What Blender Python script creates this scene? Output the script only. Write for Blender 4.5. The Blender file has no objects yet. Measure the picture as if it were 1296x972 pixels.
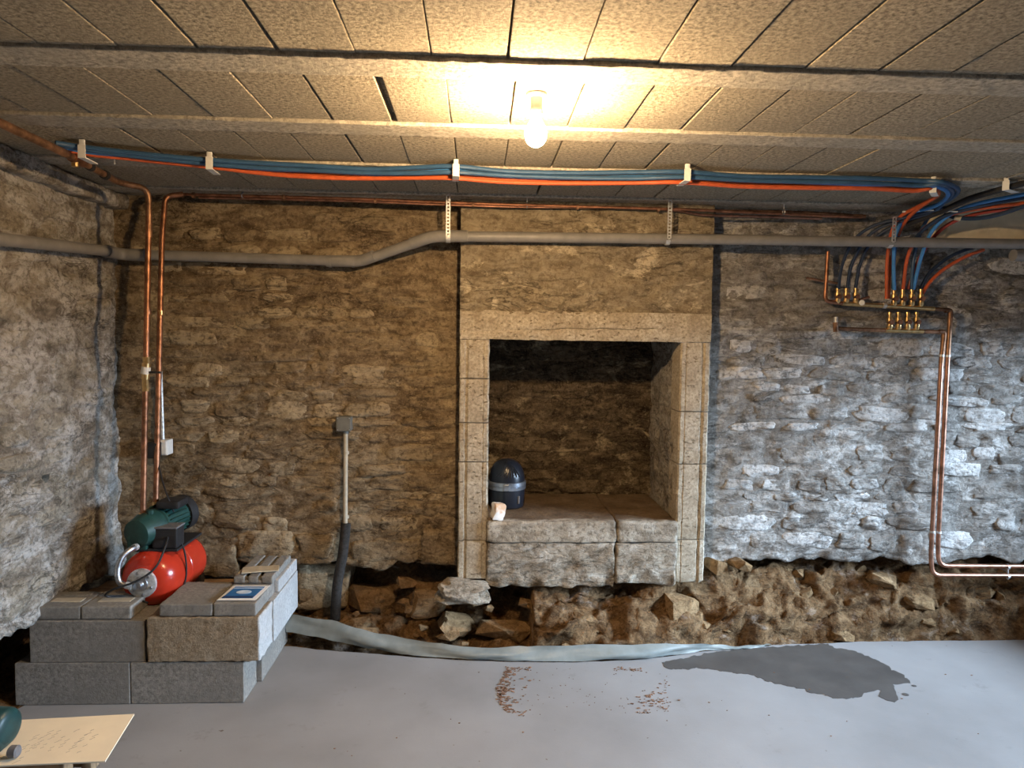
import bpy, bmesh, math, random
from mathutils import Vector, Matrix, noise

random.seed(7)
S = bpy.context.scene
COL = S.collection
R = math.radians

# ------------------------------------------------------------------ camera
FPX = 900.0
CAM = Vector((0.0, 0.0, 1.64))
_a, _p, _r = R(2.79), R(3.52), R(0.8)
_fw = Vector((math.sin(_a) * math.cos(_p), math.cos(_a) * math.cos(_p), -math.sin(_p)))
_r0 = Vector((math.cos(_a), -math.sin(_a), 0))
_u0 = _r0.cross(_fw)
_rt = _r0 * math.cos(_r) + _u0 * math.sin(_r)
_up = _u0 * math.cos(_r) - _r0 * math.sin(_r)
cd = bpy.data.cameras.new('camera')
cd.sensor_width = 36.0
cd.lens = FPX / 1296 * 36
cd.clip_start = 0.02
co = bpy.data.objects.new('camera', cd)
COL.objects.link(co)
co.matrix_world = Matrix(((_rt.x, _up.x, -_fw.x, CAM.x), (_rt.y, _up.y, -_fw.y, CAM.y),
                          (_rt.z, _up.z, -_fw.z, CAM.z), (0, 0, 0, 1)))
S.camera = co

def pt(x, y, X=None, Y=None, Z=None):
    """survey helper: point of the room seen at photo pixel x, y on a known plane"""
    d = _fw + _rt * ((x - 648) / FPX) - _up * ((y - 486) / FPX)
    if X is not None: t = (X - CAM.x) / d.x
    elif Y is not None: t = (Y - CAM.y) / d.y
    else: t = (Z - CAM.z) / d.z
    return CAM + d * t

# ------------------------------------------------------------------ world and light
S.view_settings.view_transform = 'Standard'
S.view_settings.look = 'None'
S.view_settings.gamma = 1.0
S.view_settings.use_curve_mapping = False
S.view_settings.exposure = 0.0
BULB_STRENGTH = 2450.0
BULB_COLOR = (1.0, 0.68, 0.36)
DAY_POWER = 3000.0
DAY_COLOR = (0.58, 0.77, 1.0)

w = bpy.data.worlds.new('world'); S.world = w
w.use_nodes = True
w.node_tree.nodes['Background'].inputs[0].default_value = (0.55, 0.72, 1.0, 1)
w.node_tree.nodes['Background'].inputs[1].default_value = 0.6

# daylight falling in through the cellar window of the right-hand wall
al = bpy.data.lights.new('window_daylight', 'AREA')
al.shape = 'RECTANGLE'; al.size = 3.2; al.size_y = 2.4
al.energy = DAY_POWER; al.color = DAY_COLOR
ao = bpy.data.objects.new('window_daylight', al)
ao.location = (8.0, 1.5, 2.9)
ao.rotation_euler = Vector((-1.0, 0.18, -0.12)).to_track_quat('-Z', 'Y').to_euler()
COL.objects.link(ao)

# ------------------------------------------------------------------ key dimensions
H = 2.38          # underside of ceiling blocks
WY = 3.90         # back wall face
WX = -1.93        # left wall face
RX = 3.70         # right wall face
FY = -1.60        # wall behind the camera
MY = 3.76         # front of chimney breast

# ------------------------------------------------------------------ materials
MATS = {}
def lin(c):
    return tuple(((v / 255) / 12.92 if v / 255 <= 0.04045 else ((v / 255 + 0.055) / 1.055) ** 2.4) for v in c)

class NT:
    def __init__(s, name):
        s.m = bpy.data.materials.new(name); s.m.use_nodes = True
        s.t = s.m.node_tree; s.n = s.t.nodes; s.l = s.t.links
        s.b = s.n['Principled BSDF']
        s.tc = s.n.new('ShaderNodeTexCoord')
        MATS[name] = s.m
    def noise(s, scale, detail=6, rough=0.6, sx=(1, 1, 1), dist=0.0, out='Fac'):
        mp = s.n.new('ShaderNodeMapping'); mp.inputs['Scale'].default_value = sx
        s.l.new(s.tc.outputs['Object'], mp.inputs[0])
        n = s.n.new('ShaderNodeTexNoise'); n.inputs['Scale'].default_value = scale
        n.inputs['Detail'].default_value = detail; n.inputs['Roughness'].default_value = rough
        n.inputs['Distortion'].default_value = dist
        s.l.new(mp.outputs[0], n.inputs['Vector'])
        return n.outputs[out]
    def voronoi(s, scale, sx=(1, 1, 1), feature='F1'):
        mp = s.n.new('ShaderNodeMapping'); mp.inputs['Scale'].default_value = sx
        s.l.new(s.tc.outputs['Object'], mp.inputs[0])
        n = s.n.new('ShaderNodeTexVoronoi'); n.inputs['Scale'].default_value = scale; n.feature = feature
        s.l.new(mp.outputs[0], n.inputs['Vector'])
        return n.outputs['Distance']
    def ramp(s, f, stops):
        r = s.n.new('ShaderNodeValToRGB'); e = r.color_ramp.elements
        while len(e) < len(stops): e.new(0.5)
        for i, (p, c) in enumerate(stops):
            e[i].position = p; e[i].color = (*c, 1) if len(c) == 3 else c
        s.l.new(f, r.inputs[0]); return r.outputs[0]
    def mix(s, f, a, b, mode='MIX'):
        m = s.n.new('ShaderNodeMix'); m.data_type = 'RGBA'; m.blend_type = mode
        for i, v in ((0, f), (6, a), (7, b)):
            if isinstance(v, (int, float)): m.inputs[i].default_value = v
            elif isinstance(v, tuple): m.inputs[i].default_value = (*v, 1)
            else: s.l.new(v, m.inputs[i])
        return m.outputs[2]
    def math(s, op, a, b=0.0, clamp=False):
        m = s.n.new('ShaderNodeMath'); m.operation = op; m.use_clamp = clamp
        for i, v in ((0, a), (1, b)):
            if isinstance(v, (int, float)): m.inputs[i].default_value = v
            else: s.l.new(v, m.inputs[i])
        return m.outputs[0]
    def step(s, f, lo, hi):
        m = s.n.new('ShaderNodeMapRange'); m.inputs[1].default_value = lo; m.inputs[2].default_value = hi
        s.l.new(f, m.inputs[0]); return m.outputs[0]
    def sep(s, axis):
        x = s.n.new('ShaderNodeSeparateXYZ'); s.l.new(s.tc.outputs['Object'], x.inputs[0]); return x.outputs[axis]
    def rnd(s):
        o = s.n.new('ShaderNodeObjectInfo'); return o.outputs['Random']
    def color(s, c):
        if isinstance(c, tuple): s.b.inputs['Base Color'].default_value = (*c, 1)
        else: s.l.new(c, s.b.inputs['Base Color'])
    def bump(s, h, strength=0.5, dist=0.01):
        b = s.n.new('ShaderNodeBump'); b.inputs['Strength'].default_value = strength
        b.inputs['Distance'].default_value = dist
        s.l.new(h, b.inputs['Height'])
        prev = s.b.inputs['Normal'].links
        if prev: s.l.new(prev[0].from_socket, b.inputs['Normal'])
        s.l.new(b.outputs[0], s.b.inputs['Normal'])
    def set(s, rough=0.9, metal=0.0, spec=0.3):
        s.b.inputs['Roughness'].default_value = rough
        s.b.inputs['Metallic'].default_value = metal
        s.b.inputs['Specular IOR Level'].default_value = spec
        return s.m

def plain(name, c, rough=0.5, metal=0.0, var=0.12, scale=30, bump=0.0, spec=0.4):
    n = NT(name)
    f = n.noise(scale, 4)
    d = tuple(v * (1 - var * 2) for v in c); u = tuple(min(1, v * (1 + var)) for v in c)
    n.color(n.ramp(f, [(0.3, d), (0.7, u)]))
    if bump: n.bump(f, bump, 0.003)
    return n.set(rough, metal, spec)

def rubble(name, dark, mid, light, lime, lime_lo, lime_hi, stone=False):
    n = NT(name)
    big = n.noise(2.2, 5, 0.6, (1, 1, 1.6))
    med = n.noise(9, 8, 0.65, (1, 1, 2.2), 0.6)
    fine = n.noise(42, 8, 0.7)
    base = n.ramp(med, [(0.32, dark), (0.5, mid), (0.68, light)])
    if stone:
        base = n.mix(n.math('MULTIPLY', n.rnd(), 0.45), base, light)
        base = n.mix(n.step(n.noise(5.0, 6, 0.7), 0.52, 0.60), base, mid)
    patch = n.step(n.math('ADD', n.math('MULTIPLY', n.noise(5.5, 8, 0.72, (1, 1, 1.8), 0.5), 0.75), n.math('MULTIPLY', big, 0.25)), lime_lo, lime_hi)
    c = n.mix(patch, base, lime)
    c = n.mix(n.step(fine, 0.36, 0.52), n.mix(0.75, c, dark), c)
    c = n.mix(n.math('MULTIPLY', n.step(n.noise(75, 6, 0.7), 0.54, 0.64), 0.55), c, light)
    ck = n.math('ABSOLUTE', n.math('SUBTRACT', n.noise(3.4, 7, 0.62, (1, 1, 3.4), 0.9), 0.5))
    ckm = n.math('MULTIPLY', n.step(ck, 0.016, 0.003), n.step(n.noise(2.3, 3, 0.5), 0.46, 0.60))
    c = n.mix(n.math('MULTIPLY', ckm, 0.6), c, tuple(v * .45 for v in dark))
    n.color(c)
    n.bump(fine, 0.9, 0.012)
    n.bump(med, 0.8, 0.03)
    n.bump(n.math('SUBTRACT', 1.0, ckm), 0.6, 0.02)
    return n.set(0.95, 0, 0.15)

BR_D, BR_M, BR_L = (0.085, 0.058, 0.034), (0.225, 0.163, 0.099), (0.41, 0.325, 0.21)
GR_D, GR_M, GR_L = (0.12, 0.105, 0.09), (0.25, 0.23, 0.205), (0.42, 0.395, 0.36)

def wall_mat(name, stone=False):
    """one lime-rendered rubble: lamp-warm brown left of the chimney, daylight paleness painted in to the right"""
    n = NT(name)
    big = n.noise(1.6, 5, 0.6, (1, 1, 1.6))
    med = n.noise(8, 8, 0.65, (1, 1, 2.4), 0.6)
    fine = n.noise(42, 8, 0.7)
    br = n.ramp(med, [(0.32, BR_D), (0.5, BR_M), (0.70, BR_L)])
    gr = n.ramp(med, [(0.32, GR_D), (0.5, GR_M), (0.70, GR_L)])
    side = n.step(n.math('ADD', n.sep('X'), n.math('MULTIPLY', big, 0.8)), 0.9, 1.7)  # mask for the lamp and daylight tones put into the wall colour
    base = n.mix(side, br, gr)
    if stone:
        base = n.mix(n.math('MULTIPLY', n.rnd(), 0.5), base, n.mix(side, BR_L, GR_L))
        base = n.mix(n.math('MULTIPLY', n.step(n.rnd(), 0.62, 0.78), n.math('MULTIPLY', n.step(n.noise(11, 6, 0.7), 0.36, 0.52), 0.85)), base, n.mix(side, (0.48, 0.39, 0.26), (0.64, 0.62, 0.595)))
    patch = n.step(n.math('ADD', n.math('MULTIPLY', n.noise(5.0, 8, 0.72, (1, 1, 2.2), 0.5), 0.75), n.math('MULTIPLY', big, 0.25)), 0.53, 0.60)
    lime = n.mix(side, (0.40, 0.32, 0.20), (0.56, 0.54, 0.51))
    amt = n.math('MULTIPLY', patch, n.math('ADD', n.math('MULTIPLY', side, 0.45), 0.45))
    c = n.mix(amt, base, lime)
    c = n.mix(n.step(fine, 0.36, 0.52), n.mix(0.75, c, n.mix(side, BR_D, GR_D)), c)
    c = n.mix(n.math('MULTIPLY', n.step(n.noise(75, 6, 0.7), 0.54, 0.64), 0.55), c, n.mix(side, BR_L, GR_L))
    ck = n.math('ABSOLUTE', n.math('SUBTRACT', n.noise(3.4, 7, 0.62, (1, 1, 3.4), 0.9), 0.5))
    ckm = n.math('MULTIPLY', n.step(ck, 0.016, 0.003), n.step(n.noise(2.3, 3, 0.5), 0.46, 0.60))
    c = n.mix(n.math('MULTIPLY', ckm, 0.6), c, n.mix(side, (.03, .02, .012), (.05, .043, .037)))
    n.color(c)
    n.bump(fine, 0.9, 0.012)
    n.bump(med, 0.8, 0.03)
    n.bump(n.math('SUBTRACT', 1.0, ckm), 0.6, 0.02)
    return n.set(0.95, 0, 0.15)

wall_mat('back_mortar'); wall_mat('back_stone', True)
rubble('left_mortar', (0.12, 0.10, 0.08), (0.27, 0.235, 0.19), (0.42, 0.38, 0.32), (0.58, 0.555, 0.52), 0.47, 0.58)
rubble('left_stone', (0.14, 0.12, 0.09), (0.31, 0.27, 0.21), (0.47, 0.42, 0.34), (0.58, 0.555, 0.52), 0.47, 0.58, True)
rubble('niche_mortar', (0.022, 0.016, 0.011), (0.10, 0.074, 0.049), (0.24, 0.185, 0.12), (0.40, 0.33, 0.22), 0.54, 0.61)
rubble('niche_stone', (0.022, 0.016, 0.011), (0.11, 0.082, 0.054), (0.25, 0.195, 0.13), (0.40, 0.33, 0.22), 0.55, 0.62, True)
rubble('jamb_plaster', (0.10, 0.08, 0.06), (0.30, 0.26, 0.21), (0.44, 0.40, 0.34), (0.48, 0.44, 0.38), 0.46, 0.60)
rubble('breast_plaster', (0.15, 0.11, 0.07), (0.30, 0.245, 0.165), (0.40, 0.335, 0.235), (0.56, 0.47, 0.33), 0.555, 0.60)
rubble('earth', (0.05, 0.028, 0.013), (0.155, 0.088, 0.04), (0.25, 0.16, 0.085), (0.33, 0.265, 0.215), 0.55, 0.66)
rubble('rock', (0.085, 0.050, 0.024), (0.22, 0.135, 0.065), (0.34, 0.225, 0.12), (0.42, 0.32, 0.22), 0.58, 0.68, True)
rubble('hearth_stone', (0.12, 0.095, 0.065), (0.34, 0.28, 0.21), (0.48, 0.42, 0.33), (0.60, 0.55, 0.47), 0.52, 0.62)

n = NT('hearth_slab')
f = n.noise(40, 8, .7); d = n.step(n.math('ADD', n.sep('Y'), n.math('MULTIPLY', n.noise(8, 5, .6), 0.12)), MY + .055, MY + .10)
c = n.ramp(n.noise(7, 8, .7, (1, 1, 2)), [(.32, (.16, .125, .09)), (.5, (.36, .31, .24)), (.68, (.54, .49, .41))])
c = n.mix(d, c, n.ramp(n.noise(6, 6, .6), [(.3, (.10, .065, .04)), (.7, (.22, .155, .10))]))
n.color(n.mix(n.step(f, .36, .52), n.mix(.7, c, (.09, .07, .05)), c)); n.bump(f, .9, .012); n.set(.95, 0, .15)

def concrete(name, c, var=0.3, pits=0.5, scale=60, rnd=0.0, rough=0.95):
    n = NT(name)
    f = n.noise(scale, 8, 0.75); g = n.noise(4, 5)
    d = tuple(v * (1 - var) for v in c); u = tuple(min(1, v * (1 + var * 0.6)) for v in c)
    col = n.ramp(f, [(0.38, d), (0.60, u)])
    col = n.mix(n.step(g, 0.40, 0.75), col, tuple(v * 0.78 for v in c))
    if rnd:
        col = n.mix(n.math('MULTIPLY', n.rnd(), rnd), col, tuple(v * 0.55 for v in c))
    n.color(col)
    n.bump(f, pits, 0.006)
    return n.set(rough, 0, 0.2)

concrete('ceiling_block', (0.40, 0.345, 0.26), 0.70, 1.0, 75, 0.30)
concrete('beam_concrete', (0.46, 0.415, 0.34), 0.5, 1.0, 60)
concrete('block_pale', (0.42, 0.42, 0.415), 0.3, 0.6, 60)  # paler grey with the daylight on right-facing sides painted in
concrete('block_grey', (0.245, 0.226, 0.20), 0.4, 0.5, 70, 0.25)
n = NT('block_brown')     # coarse brown face; daylight on the right end put into the colour
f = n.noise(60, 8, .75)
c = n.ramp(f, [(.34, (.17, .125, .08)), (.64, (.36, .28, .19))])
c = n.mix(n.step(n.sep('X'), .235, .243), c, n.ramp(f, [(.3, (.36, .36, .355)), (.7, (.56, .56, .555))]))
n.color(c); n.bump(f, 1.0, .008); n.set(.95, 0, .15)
concrete('brick_grey', (0.25, 0.237, 0.215), 0.35, 0.4, 60, 0.35)
n = NT('surround_stone')
f = n.noise(70, 8, 0.7); g = n.noise(3.2, 6, 0.6)
c = n.ramp(n.noise(14, 6, 0.6), [(0.3, (0.33, 0.27, 0.19)), (0.7, (0.55, 0.48, 0.37))])
c = n.mix(n.step(g, 0.52, 0.66), c, (0.55, 0.50, 0.41))
c = n.mix(n.step(f, 0.58, 0.42), c, n.mix(0.6, c, (0.2, 0.16, 0.11)))
pit = n.step(n.noise(48, 5, 0.6, (0.8, 1, 1.5)), 0.40, 0.33)
c = n.mix(pit, c, (0.20, 0.15, 0.09))
n.color(c); n.bump(f, 0.5, 0.005); n.bump(n.math('SUBTRACT', 1.0, pit), 0.8, 0.004); n.set(0.9, 0, 0.2)
n = NT('floor_concrete')
f = n.noise(90, 6, 0.6); g = n.noise(1.3, 6, 0.55)
c = n.ramp(g, [(0.30, (0.205, 0.196, 0.19)), (0.70, (0.29, 0.281, 0.276))])
c = n.mix(n.step(n.noise(6, 8, 0.7), 0.60, 0.72), c, (0.205, 0.193, 0.187))
c = n.mix(n.step(n.noise(30, 3, 0.5), 0.27, 0.235), c, (0.12, 0.09, 0.07))
n.color(c); n.bump(f, 0.15, 0.003); n.set(0.72, 0, 0.35)
n = NT('damp'); n.color(n.ramp(n.noise(7, 5), [(0.3, (0.062, 0.055, 0.050)), (0.7, (0.088, 0.079, 0.072))])); n.set(0.55, 0, 0.35)
plain('rust_dirt', (0.23, 0.12, 0.07), 0.95, 0, 0.3)
plain('membrane', (0.22, 0.24, 0.228), 0.42, 0, 0.12, 9, 0.2)
plain('copper', (0.45, 0.215, 0.125), 0.48, 1.0, 0.3, 22)
plain('old_copper', (0.36, 0.20, 0.12), 0.5, 0.85, 0.35, 18)
plain('dull_copper', (0.44, 0.235, 0.16), 0.42, 1.0, 0.3, 18)
plain('brass', (0.80, 0.56, 0.26), 0.32, 1.0, 0.15, 40)
plain('steel', (0.50, 0.50, 0.52), 0.40, 1.0, 0.25, 60)
plain('galvanised', (0.66, 0.67, 0.67), 0.45, 0.6, 0.2, 60)
plain('pvc_grey', (0.235, 0.225, 0.215), 0.42, 0, 0.10, 12)
plain('tube_blue', (0.032, 0.085, 0.175), 0.42, 0, 0.1)
plain('tube_light_blue', (0.06, 0.24, 0.58), 0.40, 0, 0.1)
plain('tube_navy', (0.018, 0.035, 0.075), 0.45, 0, 0.1)
plain('tube_orange', (0.52, 0.10, 0.03), 0.42, 0, 0.1)
plain('tube_red', (0.30, 0.045, 0.03), 0.42, 0, 0.1)
plain('rubber_black', (0.018, 0.018, 0.02), 0.6, 0, 0.2)
plain('foam_black', (0.03, 0.027, 0.025), 0.95, 0, 0.3, 60, 0.5)
plain('white_plastic', (0.72, 0.71, 0.68), 0.45, 0, 0.06)
plain('box_grey', (0.15, 0.15, 0.135), 0.5, 0, 0.08)
plain('conduit_cream', (0.44, 0.39, 0.30), 0.5, 0, 0.08)
plain('tank_red', (0.47, 0.034, 0.015), 0.22, 0, 0.08, 6, 0, 0.5)
plain('pump_green', (0.014, 0.055, 0.048), 0.45, 0, 0.15)
plain('tool_green', (0.010, 0.045, 0.047), 0.4, 0, 0.15)
plain('tool_grey', (0.16, 0.16, 0.17), 0.5)
plain('canister_black', (0.014, 0.018, 0.028), 0.30, 0, 0.15, 10, 0, 0.5)
plain('canister_silver', (0.42, 0.47, 0.54), 0.28, 0.8, 0.1)
plain('wood', (0.34, 0.22, 0.12), 0.75, 0, 0.3, 14, 0.3)
plain('card', (0.80, 0.71, 0.55), 0.75, 0, 0.04, 8)
plain('ink', (0.30, 0.26, 0.21), 0.8)
plain('paper_white', (0.80, 0.79, 0.76), 0.6, 0, 0.03)
plain('paper_blue', (0.022, 0.14, 0.36), 0.4, 0, 0.12, 12)
plain('paper_navy', (0.015, 0.045, 0.13), 0.4)
plain('paper_pale', (0.55, 0.66, 0.78), 0.5)
plain('cream_plaster', (0.78, 0.68, 0.50), 0.9, 0, 0.12, 7, 0.4)
plain('cardboard', (0.46, 0.38, 0.26), 0.85, 0, 0.1)
plain('rear_plaster', (0.34, 0.31, 0.27), 0.9, 0, 0.2, 6, 0.3)
n = NT('shard_white'); n.color(n.ramp(n.noise(9, 4), [(0.45, (0.62, 0.40, 0.25)), (0.55, (0.74, 0.71, 0.67))])); n.set(0.8)
n = NT('bulb_glow')
n.b.inputs['Emission Color'].default_value = (*BULB_COLOR, 1)
n.b.inputs['Emission Strength'].default_value = BULB_STRENGTH
n.color((0.9, 0.88, 0.82)); n.set(0.3)
n = NT('bulb_neck')
n.b.inputs['Emission Color'].default_value = (*BULB_COLOR, 1)
n.b.inputs['Emission Strength'].default_value = BULB_STRENGTH * 0.12
n.color((0.9, 0.88, 0.82)); n.set(0.3)

# ------------------------------------------------------------------ object helpers
def link(name, verts, faces, mat, parent=None, smooth=True, sharp=None):
    me = bpy.data.meshes.new(name)
    me.from_pydata([tuple(v) for v in verts], [], faces)
    me.materials.append(MATS[mat])
    if smooth:
        me.polygons.foreach_set('use_smooth', [True] * len(me.polygons))
    me.update()
    if sharp is not None:
        me.set_sharp_from_angle(angle=R(sharp))
    o = bpy.data.objects.new(name, me); COL.objects.link(o)
    if parent: o.parent = parent
    return o

def tag(o, label=None, cat=None, group=None, kind=None):
    if label: o['label'] = label
    if cat: o['category'] = cat
    if group: o['group'] = group
    if kind: o['kind'] = kind
    return o

def thing(name, label, cat, loc=(0, 0, 0), group=None):
    """an Empty at the thing's base; parts keep world coordinates"""
    o = bpy.data.objects.new(name, None); COL.objects.link(o)
    o.location = loc; o.empty_display_size = 0.05
    return tag(o, label, cat, group)

def part(name, g, mat, parent, smooth=True, sharp=35):
    o = link(name, g[0], g[1], mat, None, smooth, sharp)
    o.parent = parent
    if parent.type == 'EMPTY':
        o.matrix_parent_inverse = Matrix.Translation(-Vector(parent.location))
    return o

def solo(name, g, mat, label, cat, group=None, smooth=True, sharp=35):
    return tag(link(name, g[0], g[1], mat, None, smooth, sharp), label, cat, group)

def fbm(p, oct=5, h=0.9):
    return noise.fractal(p, h, 2.1, oct)

def join(*gs):
    V, F = [], []
    for v, f in gs:
        k = len(V); V += list(v); F += [tuple(i + k for i in q) for q in f]
    return V, F

def xf(g, M):
    return [M @ Vector(v) for v in g[0]], g[1]

def rbox(lo, hi, cell=0.05, rad=0.004, amp=0.0, nscale=20, seed=0.0, minseg=1):
    """rounded, optionally rough box"""
    lo, hi = Vector(lo), Vector(hi)
    ax = []
    for k in range(3):
        L = hi[k] - lo[k]; n = max(minseg, round(L / cell))
        r = min(rad, L * 0.45)
        sup = r * 2.2 if r > 0 and L > 10 * r else 0      # support loop keeps the faces flat
        c = [lo[k]] + ([lo[k] + r] if r > 0 else []) + ([lo[k] + sup] if sup else [])
        e = sup or r
        for i in range(1, n): c.append(lo[k] + e + (L - 2 * e) * i / n)
        c += ([hi[k] - sup] if sup else []) + ([hi[k] - r] if r > 0 else []) + [hi[k]]
        ax.append(c)
    idx, V, F = {}, [], []
    def vid(i, j, k):
        key = (i, j, k)
        if key not in idx: idx[key] = len(V); V.append(Vector((ax[0][i], ax[1][j], ax[2][k])))
        return idx[key]
    n = [len(a) - 1 for a in ax]
    for i in range(n[0]):
        for j in range(n[1]):
            F.append((vid(i, j, 0), vid(i, j + 1, 0), vid(i + 1, j + 1, 0), vid(i + 1, j, 0)))
            F.append((vid(i, j, n[2]), vid(i + 1, j, n[2]), vid(i + 1, j + 1, n[2]), vid(i, j + 1, n[2])))
    for i in range(n[0]):
        for k in range(n[2]):
            F.append((vid(i, 0, k), vid(i + 1, 0, k), vid(i + 1, 0, k + 1), vid(i, 0, k + 1)))
            F.append((vid(i, n[1], k), vid(i, n[1], k + 1), vid(i + 1, n[1], k + 1), vid(i + 1, n[1], k)))
    for j in range(n[1]):
        for k in range(n[2]):
            F.append((vid(0, j, k), vid(0, j, k + 1), vid(0, j + 1, k + 1), vid(0, j + 1, k)))
            F.append((vid(n[0], j, k), vid(n[0], j + 1, k), vid(n[0], j + 1, k + 1), vid(n[0], j, k + 1)))
    r = rad
    for q, v in enumerate(V):
        inner = Vector([min(max(v[k], lo[k] + min(r, (hi[k] - lo[k]) * .45)), hi[k] - min(r, (hi[k] - lo[k]) * .45)) for k in range(3)])
        d = v - inner
        if d.length > 1e-9:
            d.normalize(); v = inner + d * r
        if amp:
            s = Vector((seed, seed * 1.7, -seed))
            v = v + Vector((fbm(v * nscale + s), fbm(v * nscale + s + Vector((9, 0, 0))), fbm(v * nscale + s + Vector((0, 9, 0))))) * amp
        V[q] = v
    return V, F

def box(lo, hi): return rbox(lo, hi, 10, 0)

def frame(d):
    d = d.normalized()
    a = Vector((0, 0, 1)) if abs(d.z) < 0.9 else Vector((1, 0, 0))
    u = d.cross(a).normalized(); return u, d.cross(u)

def smooth_path(pts, n=8):
    P = [Vector(p) for p in pts]
    if len(P) < 3: return P
    out = []
    for i in range(len(P) - 1):
        p0 = P[i - 1] if i else P[0] * 2 - P[1]
        p1, p2 = P[i], P[i + 1]
        p3 = P[i + 2] if i + 2 < len(P) else P[-1] * 2 - P[-2]
        for k in range(n):
            t = k / n
            out.append(0.5 * (2 * p1 + (p2 - p0) * t + (2 * p0 - 5 * p1 + 4 * p2 - p3) * t * t + (3 * p1 - p0 - 3 * p2 + p3) * t ** 3))
    return out + [P[-1]]

def bend_path(pts, rad=0.05, n=6):
    """straight runs with rounded corners"""
    P = [Vector(p) for p in pts]; out = [P[0]]
    for i in range(1, len(P) - 1):
        a, b, c = P[i - 1], P[i], P[i + 1]
        d1, d2 = (a - b), (c - b)
        k = min(rad, d1.length * .45, d2.length * .45)
        s, e = b + d1.normalized() * k, b + d2.normalized() * k
        for j in range(n + 1):
            t = j / n
            out.append(s * (1 - t) ** 2 + b * 2 * t * (1 - t) + e * t * t)
    return out + [P[-1]]

def tube(path, r, seg=10, cap=True):
    P = [Vector(p) for p in path]
    rr = r if isinstance(r, (list, tuple)) else [r] * len(P)
    V, F = [], []
    u = None
    for i, p in enumerate(P):
        d = (P[min(i + 1, len(P) - 1)] - P[max(i - 1, 0)])
        if d.length < 1e-9: d = Vector((0, 0, 1))
        d.normalize()
        if u is None: u, _ = frame(d)
        u = (u - d * u.dot(d)).normalized(); v = d.cross(u)
        for k in range(seg):
            a = 2 * math.pi * k / seg
            V.append(p + (u * math.cos(a) + v * math.sin(a)) * rr[i])
    for i in range(len(P) - 1):
        for k in range(seg):
            k2 = (k + 1) % seg
            F.append((i * seg + k, i * seg + k2, (i + 1) * seg + k2, (i + 1) * seg + k))
    if cap:
        F.append(tuple(range(seg - 1, -1, -1))); F.append(tuple((len(P) - 1) * seg + k for k in range(seg)))
    return V, F

def lathe(prof, a, b, seg=20):
    """profile [(t along a->b in metres, radius)]"""
    a, b = Vector(a), Vector(b); d = (b - a).normalized(); u, v = frame(d)
    V, F = [], []
    for t, r in prof:
        for k in range(seg):
            an = 2 * math.pi * k / seg
            V.append(a + d * t + (u * math.cos(an) + v * math.sin(an)) * max(r, 1e-4))
    m = len(prof)
    for i in range(m - 1):
        for k in range(seg):
            k2 = (k + 1) % seg
            F.append((i * seg + k2, i * seg + k, (i + 1) * seg + k, (i + 1) * seg + k2))
    F.append(tuple(range(seg))); F.append(tuple((m - 1) * seg + k for k in range(seg - 1, -1, -1)))
    me = bmesh.new()
    vs = [me.verts.new(x) for x in V]
    for f in F:
        try: me.faces.new([vs[i] for i in f])
        except ValueError: pass
    bmesh.ops.recalc_face_normals(me, faces=me.faces)
    me.verts.index_update()
    out = [v.co.copy() for v in me.verts], [tuple(v.index for v in f.verts) for f in me.faces]
    me.free(); return out

def extrude_poly(poly, n, thick):
    """solid from an ordered outline, n = direction of thickness"""
    n = Vector(n).normalized(); P = [Vector(p) for p in poly]; m = len(P)
    V = P + [p + n * thick for p in P]
    F = [tuple(range(m))[::-1], tuple(range(m, 2 * m))] + [(i, (i + 1) % m, m + (i + 1) % m, m + i) for i in range(m)]
    bm = bmesh.new(); vs = [bm.verts.new(v) for v in V]
    for f in F: bm.faces.new([vs[i] for i in f])
    bmesh.ops.recalc_face_normals(bm, faces=bm.faces)
    bmesh.ops.triangulate(bm, faces=[f for f in bm.faces if len(f.verts) > 4])
    bm.verts.index_update()
    out = [v.co.copy() for v in bm.verts], [tuple(v.index for v in f.verts) for f in bm.faces]
    bm.free(); return out

def rock(c, s, seed, sub=2, amp=0.28, rot=0.0):
    bm = bmesh.new(); bmesh.ops.create_icosphere(bm, subdivisions=sub, radius=1)
    M = Matrix.Rotation(rot, 3, 'Z') @ Matrix.Rotation(rot * 0.7, 3, 'Y')
    V = []
    for v in bm.verts:
        p = v.co.copy(); q = Vector([math.copysign(abs(x) ** 0.7, x) for x in p])
        k = 1 + amp * fbm(p * 1.3 + Vector((seed, -seed, seed * .3)), 4)
        q = q * k
        V.append(Vector(c) + M @ Vector((q.x * s[0], q.y * s[1], q.z * s[2])))
    bm.verts.index_update()
    F = [tuple(x.index for x in f.verts) for f in bm.faces]; bm.free()
    return V, F

def shard(c, s, seed, rot=0.0, npts=16):
    rg = random.Random(seed); bm = bmesh.new()
    for _ in range(npts):
        d = Vector((rg.gauss(0, 1), rg.gauss(0, 1), rg.gauss(0, 1))).normalized()
        d = Vector([math.copysign(abs(x) ** .6, x) for x in d]) * rg.uniform(.75, 1.05)
        bm.verts.new(d)
    r = bmesh.ops.convex_hull(bm, input=bm.verts)
    bmesh.ops.delete(bm, geom=[v for v in bm.verts if not v.link_faces], context='VERTS')
    bmesh.ops.recalc_face_normals(bm, faces=bm.faces); bm.verts.index_update()
    M = Matrix.Rotation(rot, 3, 'Y') @ Matrix.Rotation(rot * 2, 3, 'Z')
    V = [Vector(c) + M @ Vector((v.co.x * s[0], v.co.y * s[1], v.co.z * s[2])) for v in bm.verts]
    F = [tuple(v.index for v in f.verts) for f in bm.faces]; bm.free(); return V, F

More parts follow.
